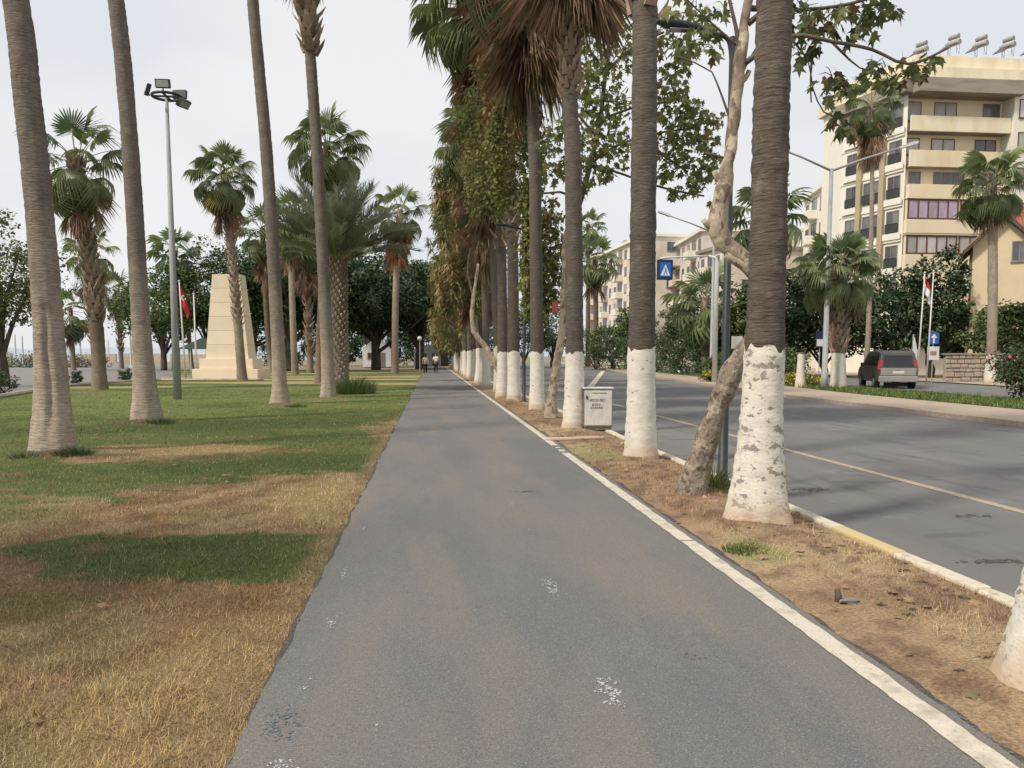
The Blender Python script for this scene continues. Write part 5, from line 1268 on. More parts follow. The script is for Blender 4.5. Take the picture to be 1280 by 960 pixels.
# bleached beam lying across the verge, stones and litter
p = ground(730, 551)
mb = MB(); mb.tube(resample([(-.62, .05, .03), (-.2, 0, .035), (.25, -.02, .045), (.5, 0, .04)], .08), .045, 8)
o = mb.build('fallen_branch', M['wood_pale'], None, True); o.location = (2.78, p.y, .0); o.rotation_euler = (0, 0, .12); tag(o, 'bleached fallen branch lying on the verge before the cabinet', 'branch')
def rock(label, p, s, seed, m, name='rock', cat='rock', sq=(1, 1, .6)):
    bm = bmesh.new(); bmesh.ops.create_icosphere(bm, subdivisions=2, radius=1)
    rs = random.Random(seed)
    for v in bm.verts:
        f = 1 + (vnoise(v.co.x * 1.7 + seed, v.co.y * 1.7 + v.co.z * 2.3) - .5) * .9
        v.co = Vector((v.co.x * f * sq[0], v.co.y * f * sq[1], v.co.z * f * sq[2])) * s
    me = bpy.data.meshes.new(name); bm.to_mesh(me); bm.free(); me.materials.append(m)
    o = link(name, me, None, p); return tag(o, label, cat)
p = ground(1062, 752, .03); rock('grey lump of broken concrete on the verge near the camera', p, .045, 3, M['rock'], sq=(1.5, .8, .5))
p = ground(1047, 751, .02)
mb = MB(); mb.tube([(0, 0, -.02), (.005, 0, .04), (0, .01, .075)], [.02, .022, .018], 7); o = mb.build('wooden_stub', M['dark_bark'], None, True); o.location = p; tag(o, 'dark wooden stub poking out of the verge soil', 'stub')
for i, (px, py, lb, m) in enumerate([(880, 628, 'reddish stone left of the weeds at the plane tree foot', 'brick_rubble'), (893, 632, 'broken brick in front of the weeds at the plane tree foot', 'brick_rubble'), (884, 618, 'small brick lump behind the weeds at the plane tree foot', 'brick_rubble'), (778, 556, 'reddish stone at the left foot of the second palm', 'brick_rubble')]):
    p = ground(px, py); p.z = .02; rock(lb, p, .07 - .01 * i, 20 + i, M[m], sq=(1.1, .8, .7))
LT = [lobed_leaf('fallen_leaf', M['litter_leaf'], 40 + k) for k in range(2)]
for k in range(150):
    y = 2.8 + 17 * rs_.random() ** 1.6; x = rs_.uniform(2.35, 3.66)
    if rs_.random() < .5: x = rs_.uniform(3.35, 3.68)
    o = link('fallen_leaf', LT[k % 2], verge, (x, y, float(verge_z(np.array([x]), np.array([y]))[0]) + .022), (rs_.uniform(-.4, .4), rs_.uniform(-.5, .3), rs_.random() * 6.3), rs_.uniform(.05, .11))
for k in range(40):
    y = 3.2 + 22 * rs_.random() ** 1.5; x = -0.8 - 5 * rs_.random()
    link('fallen_leaf', LT[k % 2], lawn, (x, y, .03), (rs_.uniform(-.4, .4), rs_.uniform(-.5, .3), rs_.random() * 6.3), rs_.uniform(.04, .09))
p = at(693, 385, b2.y)
t = MB().box(-.07, .07, -.012, 0, -.13, .13).build('small_sign', M['red_sign']); t.location = (p.x - .02, b2.y - .22, p.z); bevel(t, .005); tag(t, 'small faded red sign hanging on the pale plane tree trunk', 'sign')
# double-armed street lights on the far strip
def street_light(label, base, h, arms, s=1.0, left_px=None):
    t = thing('street_light', label, 'street light', base, 0, 'grey street lights across the road')
    mb = MB(); mb.tube([(0, 0, -.05), (0, 0, .8), (0, 0, .82), (0, 0, h)], [.17, .16, .13, .09], 12); mb.build('pole', M['grey_pole'], t, True)
    for sx, ln, up in arms:
        e = Vector((sx * ln, 0, h + up))
        mb = MB(); mb.tube([(0, 0, h - .1), (sx * ln * .5, 0, h + up * .5), e], [.06, .05, .045], 8); mb.build('arm', M['grey_pole'], t, True)
        mb = MB(); mb.prism([(-.1, -.05), (.75, -.05), (.85, .03), (.6, .10), (-.1, .07)], 'y', -.14, .14)
        q = mb.build('lamp_head', M['white_pole'], t, recalc=True); q.location = e; q.scale = (sx, 1, 1); q.rotation_euler = (0, -sx * math.atan2(up, ln), 0)
        MB().box(.05, .65, -.1, .1, -.062, -.053).build('lens', M['lamp_glass'], q)
    return t
p = ground(1030, 487); p.z = .04
street_light('grey double armed street light beside the stout low palm', p, at(1042, 212, p.y).z, [(-1, 3.0, 1.0), (1, 3.4, 1.05)])
p = at(889, 462, 56); p.z = .04
street_light('grey street light with a long arm rising left, behind the plane tree', p, at(884, 290, 56).z, [(-1, 3.3, 1.05), (1, 3.0, .9)])
# pedestrian crossing sign on a cantilever arm
Ys = 47
p = at(893, 472, Ys); p.z = .04
t = thing('crossing_sign', 'blue pedestrian crossing sign hanging from a white cantilever pole', 'sign', p)
zt = at(893, 320, Ys).z - .04
mb = MB(); mb.tube([(0, 0, -.05), (0, 0, zt - .4), (-.1, 0, zt - .1), (-.5, 0, zt)], [.16, .12, .09, .07], 12); mb.build('pole', M['white_pole'], t, True)
xs = at(831, 337, Ys); lx = xs.x - p.x; lz = xs.z - .04
mb = MB(); mb.tube([(-.45, 0, zt), (lx + .2, 0, zt - .12), (lx - .3, 0, zt - .2)], .055, 8); mb.build('arm', M['white_pole'], t, True)
bd = bevel(MB().box(lx - .46, lx + .46, -.12, .12, lz - .60, lz + .58).build('sign_box', M['navy_sign'], t), .02)
MB().box(lx - .34, lx + .34, -.135, -.122, lz - .44, lz + .40).build('blue_panel', M['blue_sign'], bd)
MB().add([(lx - .29, -.14, lz - .36), (lx + .29, -.14, lz - .36), (lx, -.14, lz + .30)], [(0, 1, 2)]).build('white_triangle', M['sign_white'], bd)
mb = MB()                                                     # walking figure
fy = -.146
mb.add([(lx - .02, fy, lz + .02), (lx + .05, fy, lz + .02), (lx + .06, fy, lz - .14), (lx - .03, fy, lz - .14)], [(3, 2, 1, 0)])
mb.add([(lx - .03, fy, lz - .14), (lx + .02, fy, lz - .14), (lx - .08, fy, lz - .33), (lx - .12, fy, lz - .33)], [(3, 2, 1, 0)])
mb.add([(lx + .01, fy, lz - .14), (lx + .06, fy, lz - .14), (lx + .13, fy, lz - .33), (lx + .09, fy, lz - .33)], [(3, 2, 1, 0)])
mb.add([(lx + .015 + .04 * math.cos(k * PI / 4), fy, lz + .075 + .04 * math.sin(k * PI / 4)) for k in range(8)], [tuple(range(8))])
mb.build('walking_figure', M['blue_sign'], bd)
# small signs across the road
def post_sign(label, px, py, Y, w, h, m, zbase=0.05, pole=.03, name='road_sign', extra=None):
    p = at(px, py, Y); t = thing(name, label, 'sign', (p.x, Y, zbase))
    z = p.z - zbase
    MB().tube([(0, .02, -.05), (0, .02, z + h * .5)], pole, 8).build('post', M['grey_pole'], t)
    bevel(MB().box(-w / 2, w / 2, -.035, -.005, z - h / 2, z + h / 2).build('panel', m, t), .008)
    return t, z
post_sign('small blank white sign on a post left of the thick peeling palm', 921, 428, 48, .7, .75, M['sign_white'])
t, z = post_sign('blue sign with white arrow above a pale notice board near the flagpoles', 1167, 423, 44, .66, .66, M['blue_sign'])
mb = MB(); mb.add([(-.06, -.04, z - .28), (.06, -.04, z - .28), (.06, -.04, z + .04), (.2, -.04, z + .04), (0, -.04, z + .28), (-.2, -.04, z + .04), (-.06, -.04, z + .04)], [(0, 1, 2, 6), (5, 3, 4)]); mb.build('arrow', M['sign_white'], t)
z2 = at(1167, 441, 44).z - .05
q = bevel(MB().box(-.36, .36, -.035, -.005, z2 - .42, z2 + .36).build('notice_board', M['sign_white'], t), .008)
MB().box(-.2, .2, -.041, -.037, z2 - .15, z2 + .1).build('notice_print', M['brick_rubble'], q)
t, z = post_sign('blue and white sign behind the grey street light', 1025, 424, 42, .5, .9, M['navy_sign']); MB().box(-.2, .2, -.045, -.037, z - .38, z).build('print', M['sign_white'], t)
# flagpoles
def cloth(name, w, h, m, parent, p, seed, n=10, sag=.5):
    """a flag hanging limp from its upper hoist corner"""
    rs = np.random.RandomState(seed); vs, fs = [], []
    for j in range(n + 1):
        for i in range(n + 1):
            u, v = i / n, j / n
            x = w * u * (.22 + .10 * math.sin(v * 3)); z = -h * v - w * sag * u ** 1.3
            y = .09 * math.sin(u * 11 + v * 2 + seed) * (.3 + u)
            vs.append((x, y, z))
    for j in range(n):
        for i in range(n):
            a = j * (n + 1) + i; fs.append((a, a + 1, a + n + 2, a + n + 1))
    mb = MB(); mb.add(vs, fs); o = mb.build(name, m, parent, True); o.location = p
    s = o.modifiers.new('thick', 'SOLIDIFY'); s.thickness = .004
    return o
def flagpole(label, px0, py0, px1, py1, Y, z=0, r=.05, flag=None, name='flagpole'):
    a = at(px0, py0, Y); b_ = at(px1, py1, Y)
    t = thing(name, label, 'flagpole', (a.x, Y, z))
    e = Vector((b_.x - a.x, 0, b_.z - z))
    mb = MB(); mb.tube([(0, 0, -.05), e], [r, r * .6], 10); mb.build('pole', M['white_pole'], t, True)
    bm_ = MB(); bm_.tube([e, e + Vector((0, 0, .06)), e + Vector((0, 0, .12))], [r * .9, r * 1.3, .01], 8); bm_.build('finial', M['white_pole'], t, True)
    if flag: cloth('flag', flag[0], flag[1], flag[2], t, e * .985, 3)
    return t, e
t, e = flagpole('white flagpole with limp red flag left of the monument', 232, 470, 224, 352, 60, r=.075)
fl_ = cloth('flag', 1.9, 1.15, M['red'], t, e * .98, 3, sag=.75)
mb = MB(); cx, cz_ = .26, -1.02
for k in range(9):                                            # crescent and star
    a0 = .6 + k * (5.0 / 9); a1 = .6 + (k + 1) * (5.0 / 9)
    def cr(a, f): return (cx +   .12 * f * math.cos(a) + (.035 if f < 1 else 0), -.14, cz_ + .20 * f * math.sin(a))
    mb.add([cr(a0, 1), cr(a1, 1), cr(a1, .72), cr(a0, .72)], [(0, 1, 2, 3)])
mb.add([(cx + .16 + (.06 if k % 2 == 0 else .025) * math.cos(k * PI / 5), -.14, cz_ - .07 + (.10 if k % 2 == 0 else .04) * math.sin(k * PI / 5)) for k in range(10)], [tuple(range(10))])
mb.build('emblem', M['cloth_white'], fl_)
flagpole('bare white flagpole beside the monument', 246, 471, 242, 368, 60, r=.075)
flagpole('white flagpole with drooping red and white flag by the van', 1146, 476, 1156, 342, 43, .05, flag=(1.5, .9, M['cloth_white']))[0]
flagpole('bare white flagpole nearer the blue arrow sign', 1158, 476, 1167, 340, 43, .05)
t = [o for o in bpy.data.objects if o.get('label', '').startswith('white flagpole with drooping')][0]
q = [c for c in t.children if c.name.startswith('flag') and c.type == 'MESH' and not c.name.startswith('flagpole')][0]
q.data.materials.append(M['red'])
for pl in q.data.polygons:
    if (pl.index // 10) < 5: pl.material_index = 1
p = at(1139, 470, 41)
t = thing('feather_banner', 'pale upright feather banner behind the van', 'banner', (p.x, 41, .05))
MB().tube([(0, 0, -.05), (0, 0, 2.3), (.05, 0, 2.7)], .02, 6).build('pole', M['grey_pole'], t)
mb = MB(); mb.prism([(-.02, .9), (.22, 1.0), (.30, 1.8), (.12, 2.5), (0, 2.72)], 'y', -.006, .006); mb.build('cloth', M['cloth_white'], t, recalc=True)
# masts and low wall along the sea front
for i, (px, top, Y, w) in enumerate([(9, 412, 120, 0.5), (20, 418, 120, .4), (29, 420, 120, .4), (78, 412, 130, .35), (101, 415, 120, .5), (88, 430, 130, .3), (136, 425, 140, .4), (164, 400, 110, .35)]):
    p = at(px, 450, Y)
    mb = MB(); zt = at(px, top, Y).z; mb.tube([(0, 0, -.1), (0, 0, zt)], [.11 + w * .12, .06 + w * .1], 8); mb.box(-.3, .3, -.3, .3, 0, .25)
    o = mb.build('white_mast', M['white_pole']); o.location = (p.x, Y, .01)
    tag(o, '%s white mast from the left along the sea front' % ['first', 'second', 'third', 'fourth', 'fifth', 'sixth', 'seventh', 'eighth'][i], 'mast', 'white masts along the sea front')
t = thing('sea_wall', 'long sandy sea wall beyond the plaza', 'wall', (0, 0, 0))
for k in range(14):
    a = Vector((-205 + k * 11, 178.5 + k * 5.2 * .9, 0)); bevel(MB().box(a.x, a.x + 10.9, a.y, a.y + 1.2, -.2, 2.1 + .1 * (k % 3)).build('block', M['pale_kerb'], t), .05)
for i, (px, w, lb) in enumerate([(16, 5.5, 'long brownish hedge at the far plaza edge by the left border'), (95, 5.0, 'reddish low hedge at the far plaza edge between trunks')]):
    p = at(px, 450, 118)
    bush(lb, (p.x, 118, 0), w, 1.3, 540 + i, 'flower_pink' if i else None, 'leaf_dark', per=40, name='low_hedge', size=.3, group='low hedges by the sea front', nf=40)
# yellow flower beds
for i, (px, Y, w, lb) in enumerate([(1000, 41, 1.2, 'bed of yellow flowers left of the limewashed stump'), (893, 48, .8, 'small patch of yellow flowers at the foot of the crossing sign')]):
    p = at(px, 475, Y)
    bush(lb, (p.x, Y, 0.03), w, .62, 550 + i, 'flower_yellow', 'leaf_mid', per=50, name='flower_bed', size=.12, group='yellow flower beds', nf=260)
p = ground(1019, 486)
t = palm('short limewashed stump left of the grey street light', (p.x - .2, p.y + 1.2, .04), [(0, 0, -.05), (0, 0, .8), (.02, 0, 1.75)], .2, .17, .08, M['bark_far'], 90, sides=12, step=.15, lime=1.7, lime_m='lime', name='palm_stump'); t['category'] = 'stump'

# ================================================================== MONUMENT
p = at(290, 474, 58.3)
t = thing('monument', 'tall tapering cream stone monument on a stepped plinth', 'monument', (p.x, 58.3, 0), R(-8))
bevel(MB().box(-2.3, 2.3, -1.25, 1.25, -.05, .70).build('lower_step', M['obelisk'], t), .03)
bevel(MB().box(-1.88, 1.88, -1.0, 1.0, .703, 1.42).build('upper_step', M['obelisk'], t), .03)
zs = np.linspace(1.423, 7.25, 7)
for i in range(6):
    z0, z1 = zs[i], zs[i + 1] - .012
    def hw(z): return 1.52 - (z - 1.42) / 5.83 * .56
    def hd(z): return .78 - (z - 1.42) / 5.83 * .25
    mb = MB(); a, b_, c, d = hw(z0), hw(z1), hd(z0), hd(z1)
    mb.add([(-a, -c, z0), (a, -c, z0), (a, c, z0), (-a, c, z0), (-b_, -d, z1), (b_, -d, z1), (b_, d, z1), (-b_, d, z1)], [(0, 3, 2, 1), (4, 5, 6, 7), (0, 1, 5, 4), (1, 2, 6, 5), (2, 3, 7, 6), (3, 0, 4, 7)])
    bevel(mb.build('stone_course', M['obelisk'], t), .01, 1)

# ================================================================== BUILDINGS
_wm = {}
def window(parent, p, rz, w, h, n=2, frame='win_frame_grey', pane='pane', fw=.07, rail=0.0):
    """a window standing 5 cm proud of its wall: frame with mullions, each pane a sub-part behind them"""
    key = (round(w, 2), round(h, 2), n, frame, fw)
    if key not in _wm:
        mb = MB()
        mb.box(-w / 2, w / 2, -.06, .02, 0, fw); mb.box(-w / 2, w / 2, -.06, .02, h - fw, h)
        for k in range(n + 1):
            x = -w / 2 + fw / 2 + (w - fw) * k / n
            mb.box(x - fw / 2, x + fw / 2, -.055, .02, fw, h - fw)
        mb.box(-w / 2 - .06, w / 2 + .06, -.10, .02, -.07, -.003)
        pw = (w - fw) / n - fw
        _wm[key] = (mb.mesh('window', M[frame]), pw)
    me, pw = _wm[key]
    o = link('window', me, parent, p, (0, 0, rz))
    kp = ('pane', round(pw, 2), round(h, 2), pane)
    if kp not in _wm:
        _wm[kp] = MB().box(-pw / 2, pw / 2, -.02, -.012, fw, h - fw).mesh('pane', M[pane])
    for k in range(n):
        link('pane', _wm[kp], o, (-w / 2 + fw / 2 + (w - fw) * (k + .5) / n, 0, 0))
    if rail:
        mb = MB(); mb.box(-w / 2, w / 2, -.16, -.14, 0, rail)
        for k in range(9):
            x = -w / 2 + w * k / 8; mb.box(x - .015, x + .015, -.18, -.162, 0, rail)
        mb.box(-w / 2, w / 2, -.19, -.162, rail, rail + .05)
        mb.build('railing', M['dark_rail'], o)
    return o
# ---- the cream apartment block
c = at(1131, 300, 67)
A = thing('apartment_block', 'tall cream and peach apartment block with solar heaters on its roof', 'building', (c.x, 67, 0))
sd = Vector((-.27, 1, 0)).normalized(); SL = 7.7
fp = [(0.0, 0.35), (.25, 1.25), (16, 1.25), (16, 14), (sd.x * SL, sd.y * SL + 4), (sd.x * SL, sd.y * SL)]
MB().prism(fp, 'z', 0, 25.2).build('wall', M['ivory'], A, recalc=True)
# front: slabs and parapet panels floor by floor; windows stand behind them
fl_z = [(22.3, 23.75), (19.4, 20.65), (16.5, 17.65), (13.5, 15.2), (10.5, 12.1)]
zb = [24.0, 20.95, 17.95, 15.35, 12.2, 9.0]
for i in range(5):
    zt, zl = fl_z[i][0] - .05, zb[i + 1]
    bevel(MB().box(.15 if i < 3 else .05, 9.35, 0 if i < 2 else -.05, .18 if i < 2 else .9, zl, zt).build('parapet', M['cream'] if i in (0, 1) else M['peach'], A), .02)
    MB().box(.2, 9.3, .185, 1.24, zl, zl + .18).build('floor_slab', M['soffit'], A)
    MB().box(.2, 9.3, 1.20, 1.245, zl + .185, zb[i] - .005).build('wall_panel', M['peach'], A)
for i, wins in enumerate([[(1.1, 1.3, 1, 'pane_pale'), (4.0, 2.1, 2, 'pane_pale'), (8.3, 1.6, 2, 'pane')], [(1.1, 1.2, 1, 'pane_pale'), (3.9, 2.2, 2, 'pane_pale'), (7.9, 2.0, 2, 'pane')], [(1.2, 1.1, 1, 'pane'), (4.4, 2.9, 3, 'pane'), (7.9, 1.9, 2, 'pane')]]):
    for x, w, n, pn in wins:
        y = 1.195 if i < 2 else .895
        window(A, (x, y, fl_z[i][0] - (.2 if i < 2 else -.05)), 0, w, fl_z[i][1] - fl_z[i][0] + (.2 if i < 2 else 0), n, 'win_frame_grey' if i != 1 else 'win_frame', pn)
MB().box(.2, 9.3, .9, 1.19, 16.4, 17.94).build('wall_panel', M['peach'], A)
for i, pn in ((3, 'pane_purple'), (4, 'pane_pale')):
    MB().box(.15, 9.3, .12, 1.19, fl_z[i][0], fl_z[i][1] + .02).build('bay', M['peach'], A)
    window(A, (2.55, .115, fl_z[i][0]), 0, 4.7, fl_z[i][1] - fl_z[i][0], 5, 'win_frame', pn, .12)
    window(A, (7.15, .115, fl_z[i][0]), 0, 4.2, fl_z[i][1] - fl_z[i][0], 4, 'win_frame', pn, .12)
    bevel(MB().box(.05, 9.35, -.05, 1.0, fl_z[i][1] + .03, zb[i] + (.1 if i == 4 else -.0)).build('lintel', M['peach'], A), .02)
bevel(MB().box(.05, 9.35, -.05, .9, 3.0, 8.98).build('parapet', M['peach'], A), .02)
# right hand part, whiter
MB().box(9.4, 16.2, -.25, 1.2, 0, 25.19).build('wing', M['ivory'], A)
for zz in (10.4, 13.4, 16.4, 19.4, 22.2):
    window(A, (10.6, -.255, zz), 0, 1.5, 1.6, 2, 'win_frame', 'pane_pale'); window(A, (13.6, -.255, zz), 0, 1.8, 1.6, 2, 'win_frame', 'pane')
# eaves, parapet and penthouse
bevel(MB().box(.1, 9.9, -.9, 1.0, 23.98, 25.18).build('eaves', M['soffit'], A), .04)
MB().prism([(-.3, -.6), (16.5, -.6), (16.5, 14), (-2.4, 12), (-2.4, 7.4)], 'z', 25.22, 26.1).build('cornice', M['cream'], A, recalc=True)
MB().prism([(.4, .1), (16.2, .1), (16.2, 13), (-1.6, 11), (-1.6, 7.2)], 'z', 26.103, 27.3).build('roof_parapet', M['cream'], A, recalc=True)
MB().box(3.2, 16, 2, 8, 27.303, 28.0).build('roof_slab', M['cream'], A)
# side facade
srz = math.atan2(-sd.y, -sd.x)
nrm = Vector((-sd.y, sd.x, 0)) ; nrm = Vector((sd.y * -1, sd.x, 0))
def side(tt, z, off=0.0): return Vector((sd.x * tt, .35 + sd.y * tt * (SL - .36) / SL, z)) + nrm * off
for k in range(-3, 3):
    zt = 17.45 + 3.02 * k
    for tt, w, n in ((1.2, 1.35, 2), (3.85, 1.9, 2), (6.35, 1.35, 2)):
        window(A, side(tt, zt - 1.95, .02), srz, w, 1.9, n, 'win_frame_grey', 'pane', .08, rail=.75)
    q = MB().box(-SL + .15, -.15, -.14, -.005, 0, .22); o = q.build('floor_band', M['ivory'], A); o.location = side(0, zt + .22); o.rotation_euler = (0, 0, srz)
    for tt, w in ((1.2, 2.1), (6.35, 2.0)):
        q = MB().box(-w / 2, w / 2, -.22, -.142, 0, .55); o = q.build('sill_panel', M['ivory'], A); o.location = side(tt, zt - 2.58); o.rotation_euler = (0, 0, srz)
for tt in (2.45, 5.25):
    q = MB().box(-.28, .28, -.30, -.005, 3, 25.1); o = q.build('pilaster', M['khaki'], A); o.location = side(tt, 0); o.rotation_euler = (0, 0, srz)
q = MB().box(-SL - .4, .5, -.9, -.01, 0, 1.0); o = q.build('side_eaves', M['soffit'], A); o.location = side(0, 24.1); o.rotation_euler = (0, 0, srz)
# solar water heaters on the roof: things of their own
for i, px in enumerate([1146, 1186, 1220, 1254, 1288]):
    b_ = at(px, 62, 69)
    t = thing('solar_heater', '%s solar water heater from the left on the cream block roof' % ['first', 'second', 'third', 'fourth', 'fifth'][i], 'solar heater', (b_.x, 68.6, 27.303 if b_.x < c.x + 3.2 else 28.003), R(24), 'solar water heaters on the cream block')
    mb = MB(); mb.add([(-1.5, -.6, .15), (-.1, -.6, 1.05), (-.1, .6, 1.05), (-1.5, .6, .15), (-1.5, -.6, .08), (-.1, -.6, .98), (-.1, .6, .98), (-1.5, .6, .08)], [(0, 1, 2, 3), (7, 6, 5, 4), (0, 4, 5, 1), (3, 2, 6, 7), (1, 5, 6, 2), (0, 3, 7, 4)])
    mb.build('collector', M['solar'], t)
    t.scale = (.82,) * 3
    MB().tube([(.25, -.75, 1.15), (.25, .75, 1.15)], .28, 12).build('tank', M['cabinet_side'], t)
    MB().tube([(.35, -.55, 1.85), (.35, .55, 1.85)], .24, 12).build('tank', M['cabinet_side'], t)
    mb = MB()
    for yy in (-.5, .5):
        mb.tube([(.1, yy, 0), (.1, yy, 1.9)], .025, 4); mb.tube([(.55, yy, 0), (.55, yy, 1.9)], .025, 4); mb.tube([(-.1, yy, .95), (.5, yy, 0)], .02, 4)
    mb.build('stand', M['grey_pole'], t)
# ---- further blocks
def block(label, A2, B2, H, depth, floors, cols, wall_m, seed, trim='ivory', roof=None):
    """block whose street front runs from B2 (left in view) to A2 (right in view)"""
    rs = random.Random(seed)
    a, b_ = Vector((*A2, 0)), Vector((*B2, 0)); d = a - b_; L = d.length
    t = thing('apartment_block', label, 'building', b_, math.atan2(d.y, d.x), 'apartment blocks further down the road')
    MB().box(0, L, 0, depth, 0, H).build('wall', M[wall_m], t)
    MB().box(-.3, L + .3, -.5, depth + .3, H + .003, H + .45).build('cornice', M[trim], t)
    fh = H / floors; cw = L / cols
    for f in range(1, floors):
        for k in range(cols):
            x = (k + .5) * cw; z = f * fh
            if k % 3 == 1:
                bevel(MB().box(x - cw * .48, x + cw * .48, -1.3, -.01, z - .1, z + .95).build('balcony', M[trim] if rs.random() < .5 else M[wall_m], t), .03)
                window(t, (x, -.005, z + 1.0), 0, cw * .7, fh * .52, 2, 'win_frame_grey', 'pane')
            else:
                window(t, (x, -.005, z + fh * .25), 0, cw * .42, fh * .5, 2, 'win_frame_grey', rs.choice(['pane', 'pane', 'pane_pale']))
    # the end wall that faces the camera
    for f in range(1, floors):
        for k in range(2):
            window(t, (L + .005, depth * (.3 + .4 * k), f * fh + fh * .25), PI / 2, 1.4, fh * .48, 2, 'win_frame_grey', 'pane')
    for k in range(3):
        x = L * (.2 + .3 * k); mb = MB(); mb.box(x - .6, x + .6, 2, 3, H + .45, H + .9); mb.tube([(x, 2.0, H + 1.6), (x + 1.2, 2.0, H + 1.6)], .35, 8); mb.build('roof_tank', M['grey_pole'], t)
    return t
def xy(px, Y): q = at(px, 440, Y); return (q.x, Y)
block('pinkish apartment block above the far road bend, left of the second palm', xy(806, 128), xy(733, 165), 20.8, 14, 7, 12, 'pink_render', 1)
block('pale balconied apartment block behind the blue crossing sign', xy(876, 112), xy(822, 142), 19.2, 14, 6, 9, 'beige_render', 2)
block('brownish apartment block right of the crossing sign', xy(900, 104), xy(872, 111), 15.8, 12, 5, 3, 'pink_render', 3, 'soffit')
block('pale cream block beside the tall cream apartment block', xy(1046, 88), xy(1000, 104), 22.0, 12, 7, 5, 'ivory', 4)
# ---- yellow house with red roof
hx = at(1212, 400, 52).x
Hh = thing('house', 'yellow house with red tiled roof at the right edge', 'house', (hx, 52, 0), R(-33))
zA = at(1247, 272, 52).z; zE = at(1214, 305, 52).z; wA = at(1247, 300, 52).x - hx
MB().prism([(0, 0), (wA * 2, 0), (wA * 2, zE), (wA, zA - .25), (0, zE)], 'y', 0, 5).build('wall', M['yellow_house'], Hh, recalc=True)
MB().box(wA * 2 + .003, wA * 2 + 8, 2.0, 8, 0, zE).build('wall', M['yellow_house'], Hh)
def tiled(name, P0, P1, P2, P3, rows, parent, m):
    """corrugated roof sheet P0-P1 eave edge, P3-P2 ridge edge"""
    P0, P1, P2, P3 = map(Vector, (P0, P1, P2, P3)); mb = MB(); n = rows
    nv = (P1 - P0).cross(P3 - P0).normalized()
    if nv.z < 0: nv = -nv
    for k in range(n):
        for j in range(4):
            u0 = (k + j / 4) / n; u1 = (k + (j + 1) / 4) / n
            h0 = .09 * math.sin(PI * j / 4); h1 = .09 * math.sin(PI * (j + 1) / 4)
            mb.quad(P0.lerp(P1, u0) + nv * h0, P0.lerp(P1, u1) + nv * h1, P3.lerp(P2, u1) + nv * h1, P3.lerp(P2, u0) + nv * h0)
    return mb.build(name, m, parent)
ov = .55; sl_ = (zA - zE) / wA
for s_, nm in ((-1, 'roof'), (1, 'roof')):
    ex = wA + s_ * (wA + ov); ez = zE - ov * sl_
    tiled(nm, (ex, -.6, ez + .1), (ex, 6.2, ez + .1), (wA, 6.2, zA + .12), (wA, -.6, zA + .12), 22, Hh, M['roof_tile'])
    mb = MB(); mb.add([(ex, -.62, ez + .06), (wA, -.62, zA + .07), (wA, -.62, zA - .15), (ex, -.62, ez - .15), (ex, 6, ez + .06), (wA, 6, zA + .07), (wA, 6, zA - .15), (ex, 6, ez - .15)], [(0, 1, 2, 3), (3, 2, 6, 7), (0, 3, 7, 4), (0, 4, 5, 1)])
    mb.build('eaves_board', M['dark_bark'], Hh, recalc=True)
zR = at(1262, 264, 57).z
tiled('roof', (wA + .3, 3.2, zE + .4), (wA * 2 + 9, 3.2, zE + .4), (wA * 2 + 9, 6.4, zR), (wA - .2, 6.4, zR), 60, Hh, M['roof_tile'])
window(Hh, (at(1262, 320, 52).x - hx, -.005, at(1262, 330, 52).z), 0, .85, 1.35, 2, 'win_frame_grey', 'pane')
# ---- stone wall beside it
t = thing('stone_wall', 'low rubble stone wall behind the flagpoles', 'wall', (at(1182, 470, 46).x, 46, .05), R(-6))
rs_ = random.Random(5); x = 0
zc = 0
MB().box(.05, 4.2, .06, .42, -.05, 1.6).build('core', M['soffit'], t)
for r_ in range(6):
    x = -.02; hh = .27 + .05 * math.sin(r_ * 2.1)
    while x < 4.2:
        w = rs_.uniform(.3, .6)
        q = MB().box(x, min(4.25, x + w) - .03, rs_.uniform(-.06, 0), .055, zc + rs_.uniform(0, .03), zc + hh - rs_.uniform(.02, .07)).build('stone', M['stone'], t); bevel(q, .03, 1)
        x += w
    zc += hh
bevel(MB().box(-.08, 4.3, -.1, .48, zc + .003, zc + .1).build('coping', M['soffit'], t), .02)
# open canopy left of the monument, white kiosks at the end of the lawn
p = at(255, 450, 84)
t = thing('canopy', 'dark green park canopy left of the monument', 'canopy', (p.x, 84, 0))
MB().add([(-2, -2, 2.3), (2, -2, 2.3), (2, 2, 2.3), (-2, 2, 2.3), (0, 0, 3.5)], [(0, 1, 4), (1, 2, 4), (2, 3, 4), (3, 0, 4)]).build('roof', M['tent'], t)
for sx in (-1.8, 1.8):
    for sy in (-1.8, 1.8): MB().tube([(sx, sy, -.05), (sx, sy, 2.4)], .06, 6).build('post', M['white_pole'], t)
for i, (px, Y, w, lb) in enumerate([(471, 122, 4.2, 'white gabled kiosk under the dark ficus trees'), (536, 135, 5.0, 'white low kiosk at the end of the path behind the walkers')]):
    p = at(px, 455, Y)
    t = thing('kiosk', lb, 'kiosk', (p.x, Y, 0), 0, 'white kiosks at the end of the lawn')
    MB().prism([(-w / 2, 0), (w / 2, 0), (w / 2, 2.6), (0, 4.6 if i == 0 else 3.6), (-w / 2, 2.6)], 'y', 0, 4).build('wall', M['cloth_white'], t, recalc=True)
    window(t, (-w * .22, -.005, 1.2), 0, .9, .9, 1, 'win_frame_grey', 'pane')
    q = MB().box(-.45, .45, -.03, -.003, 0, 2.1).build('door', M['win_frame_grey'], t); q.location.x = w * .2
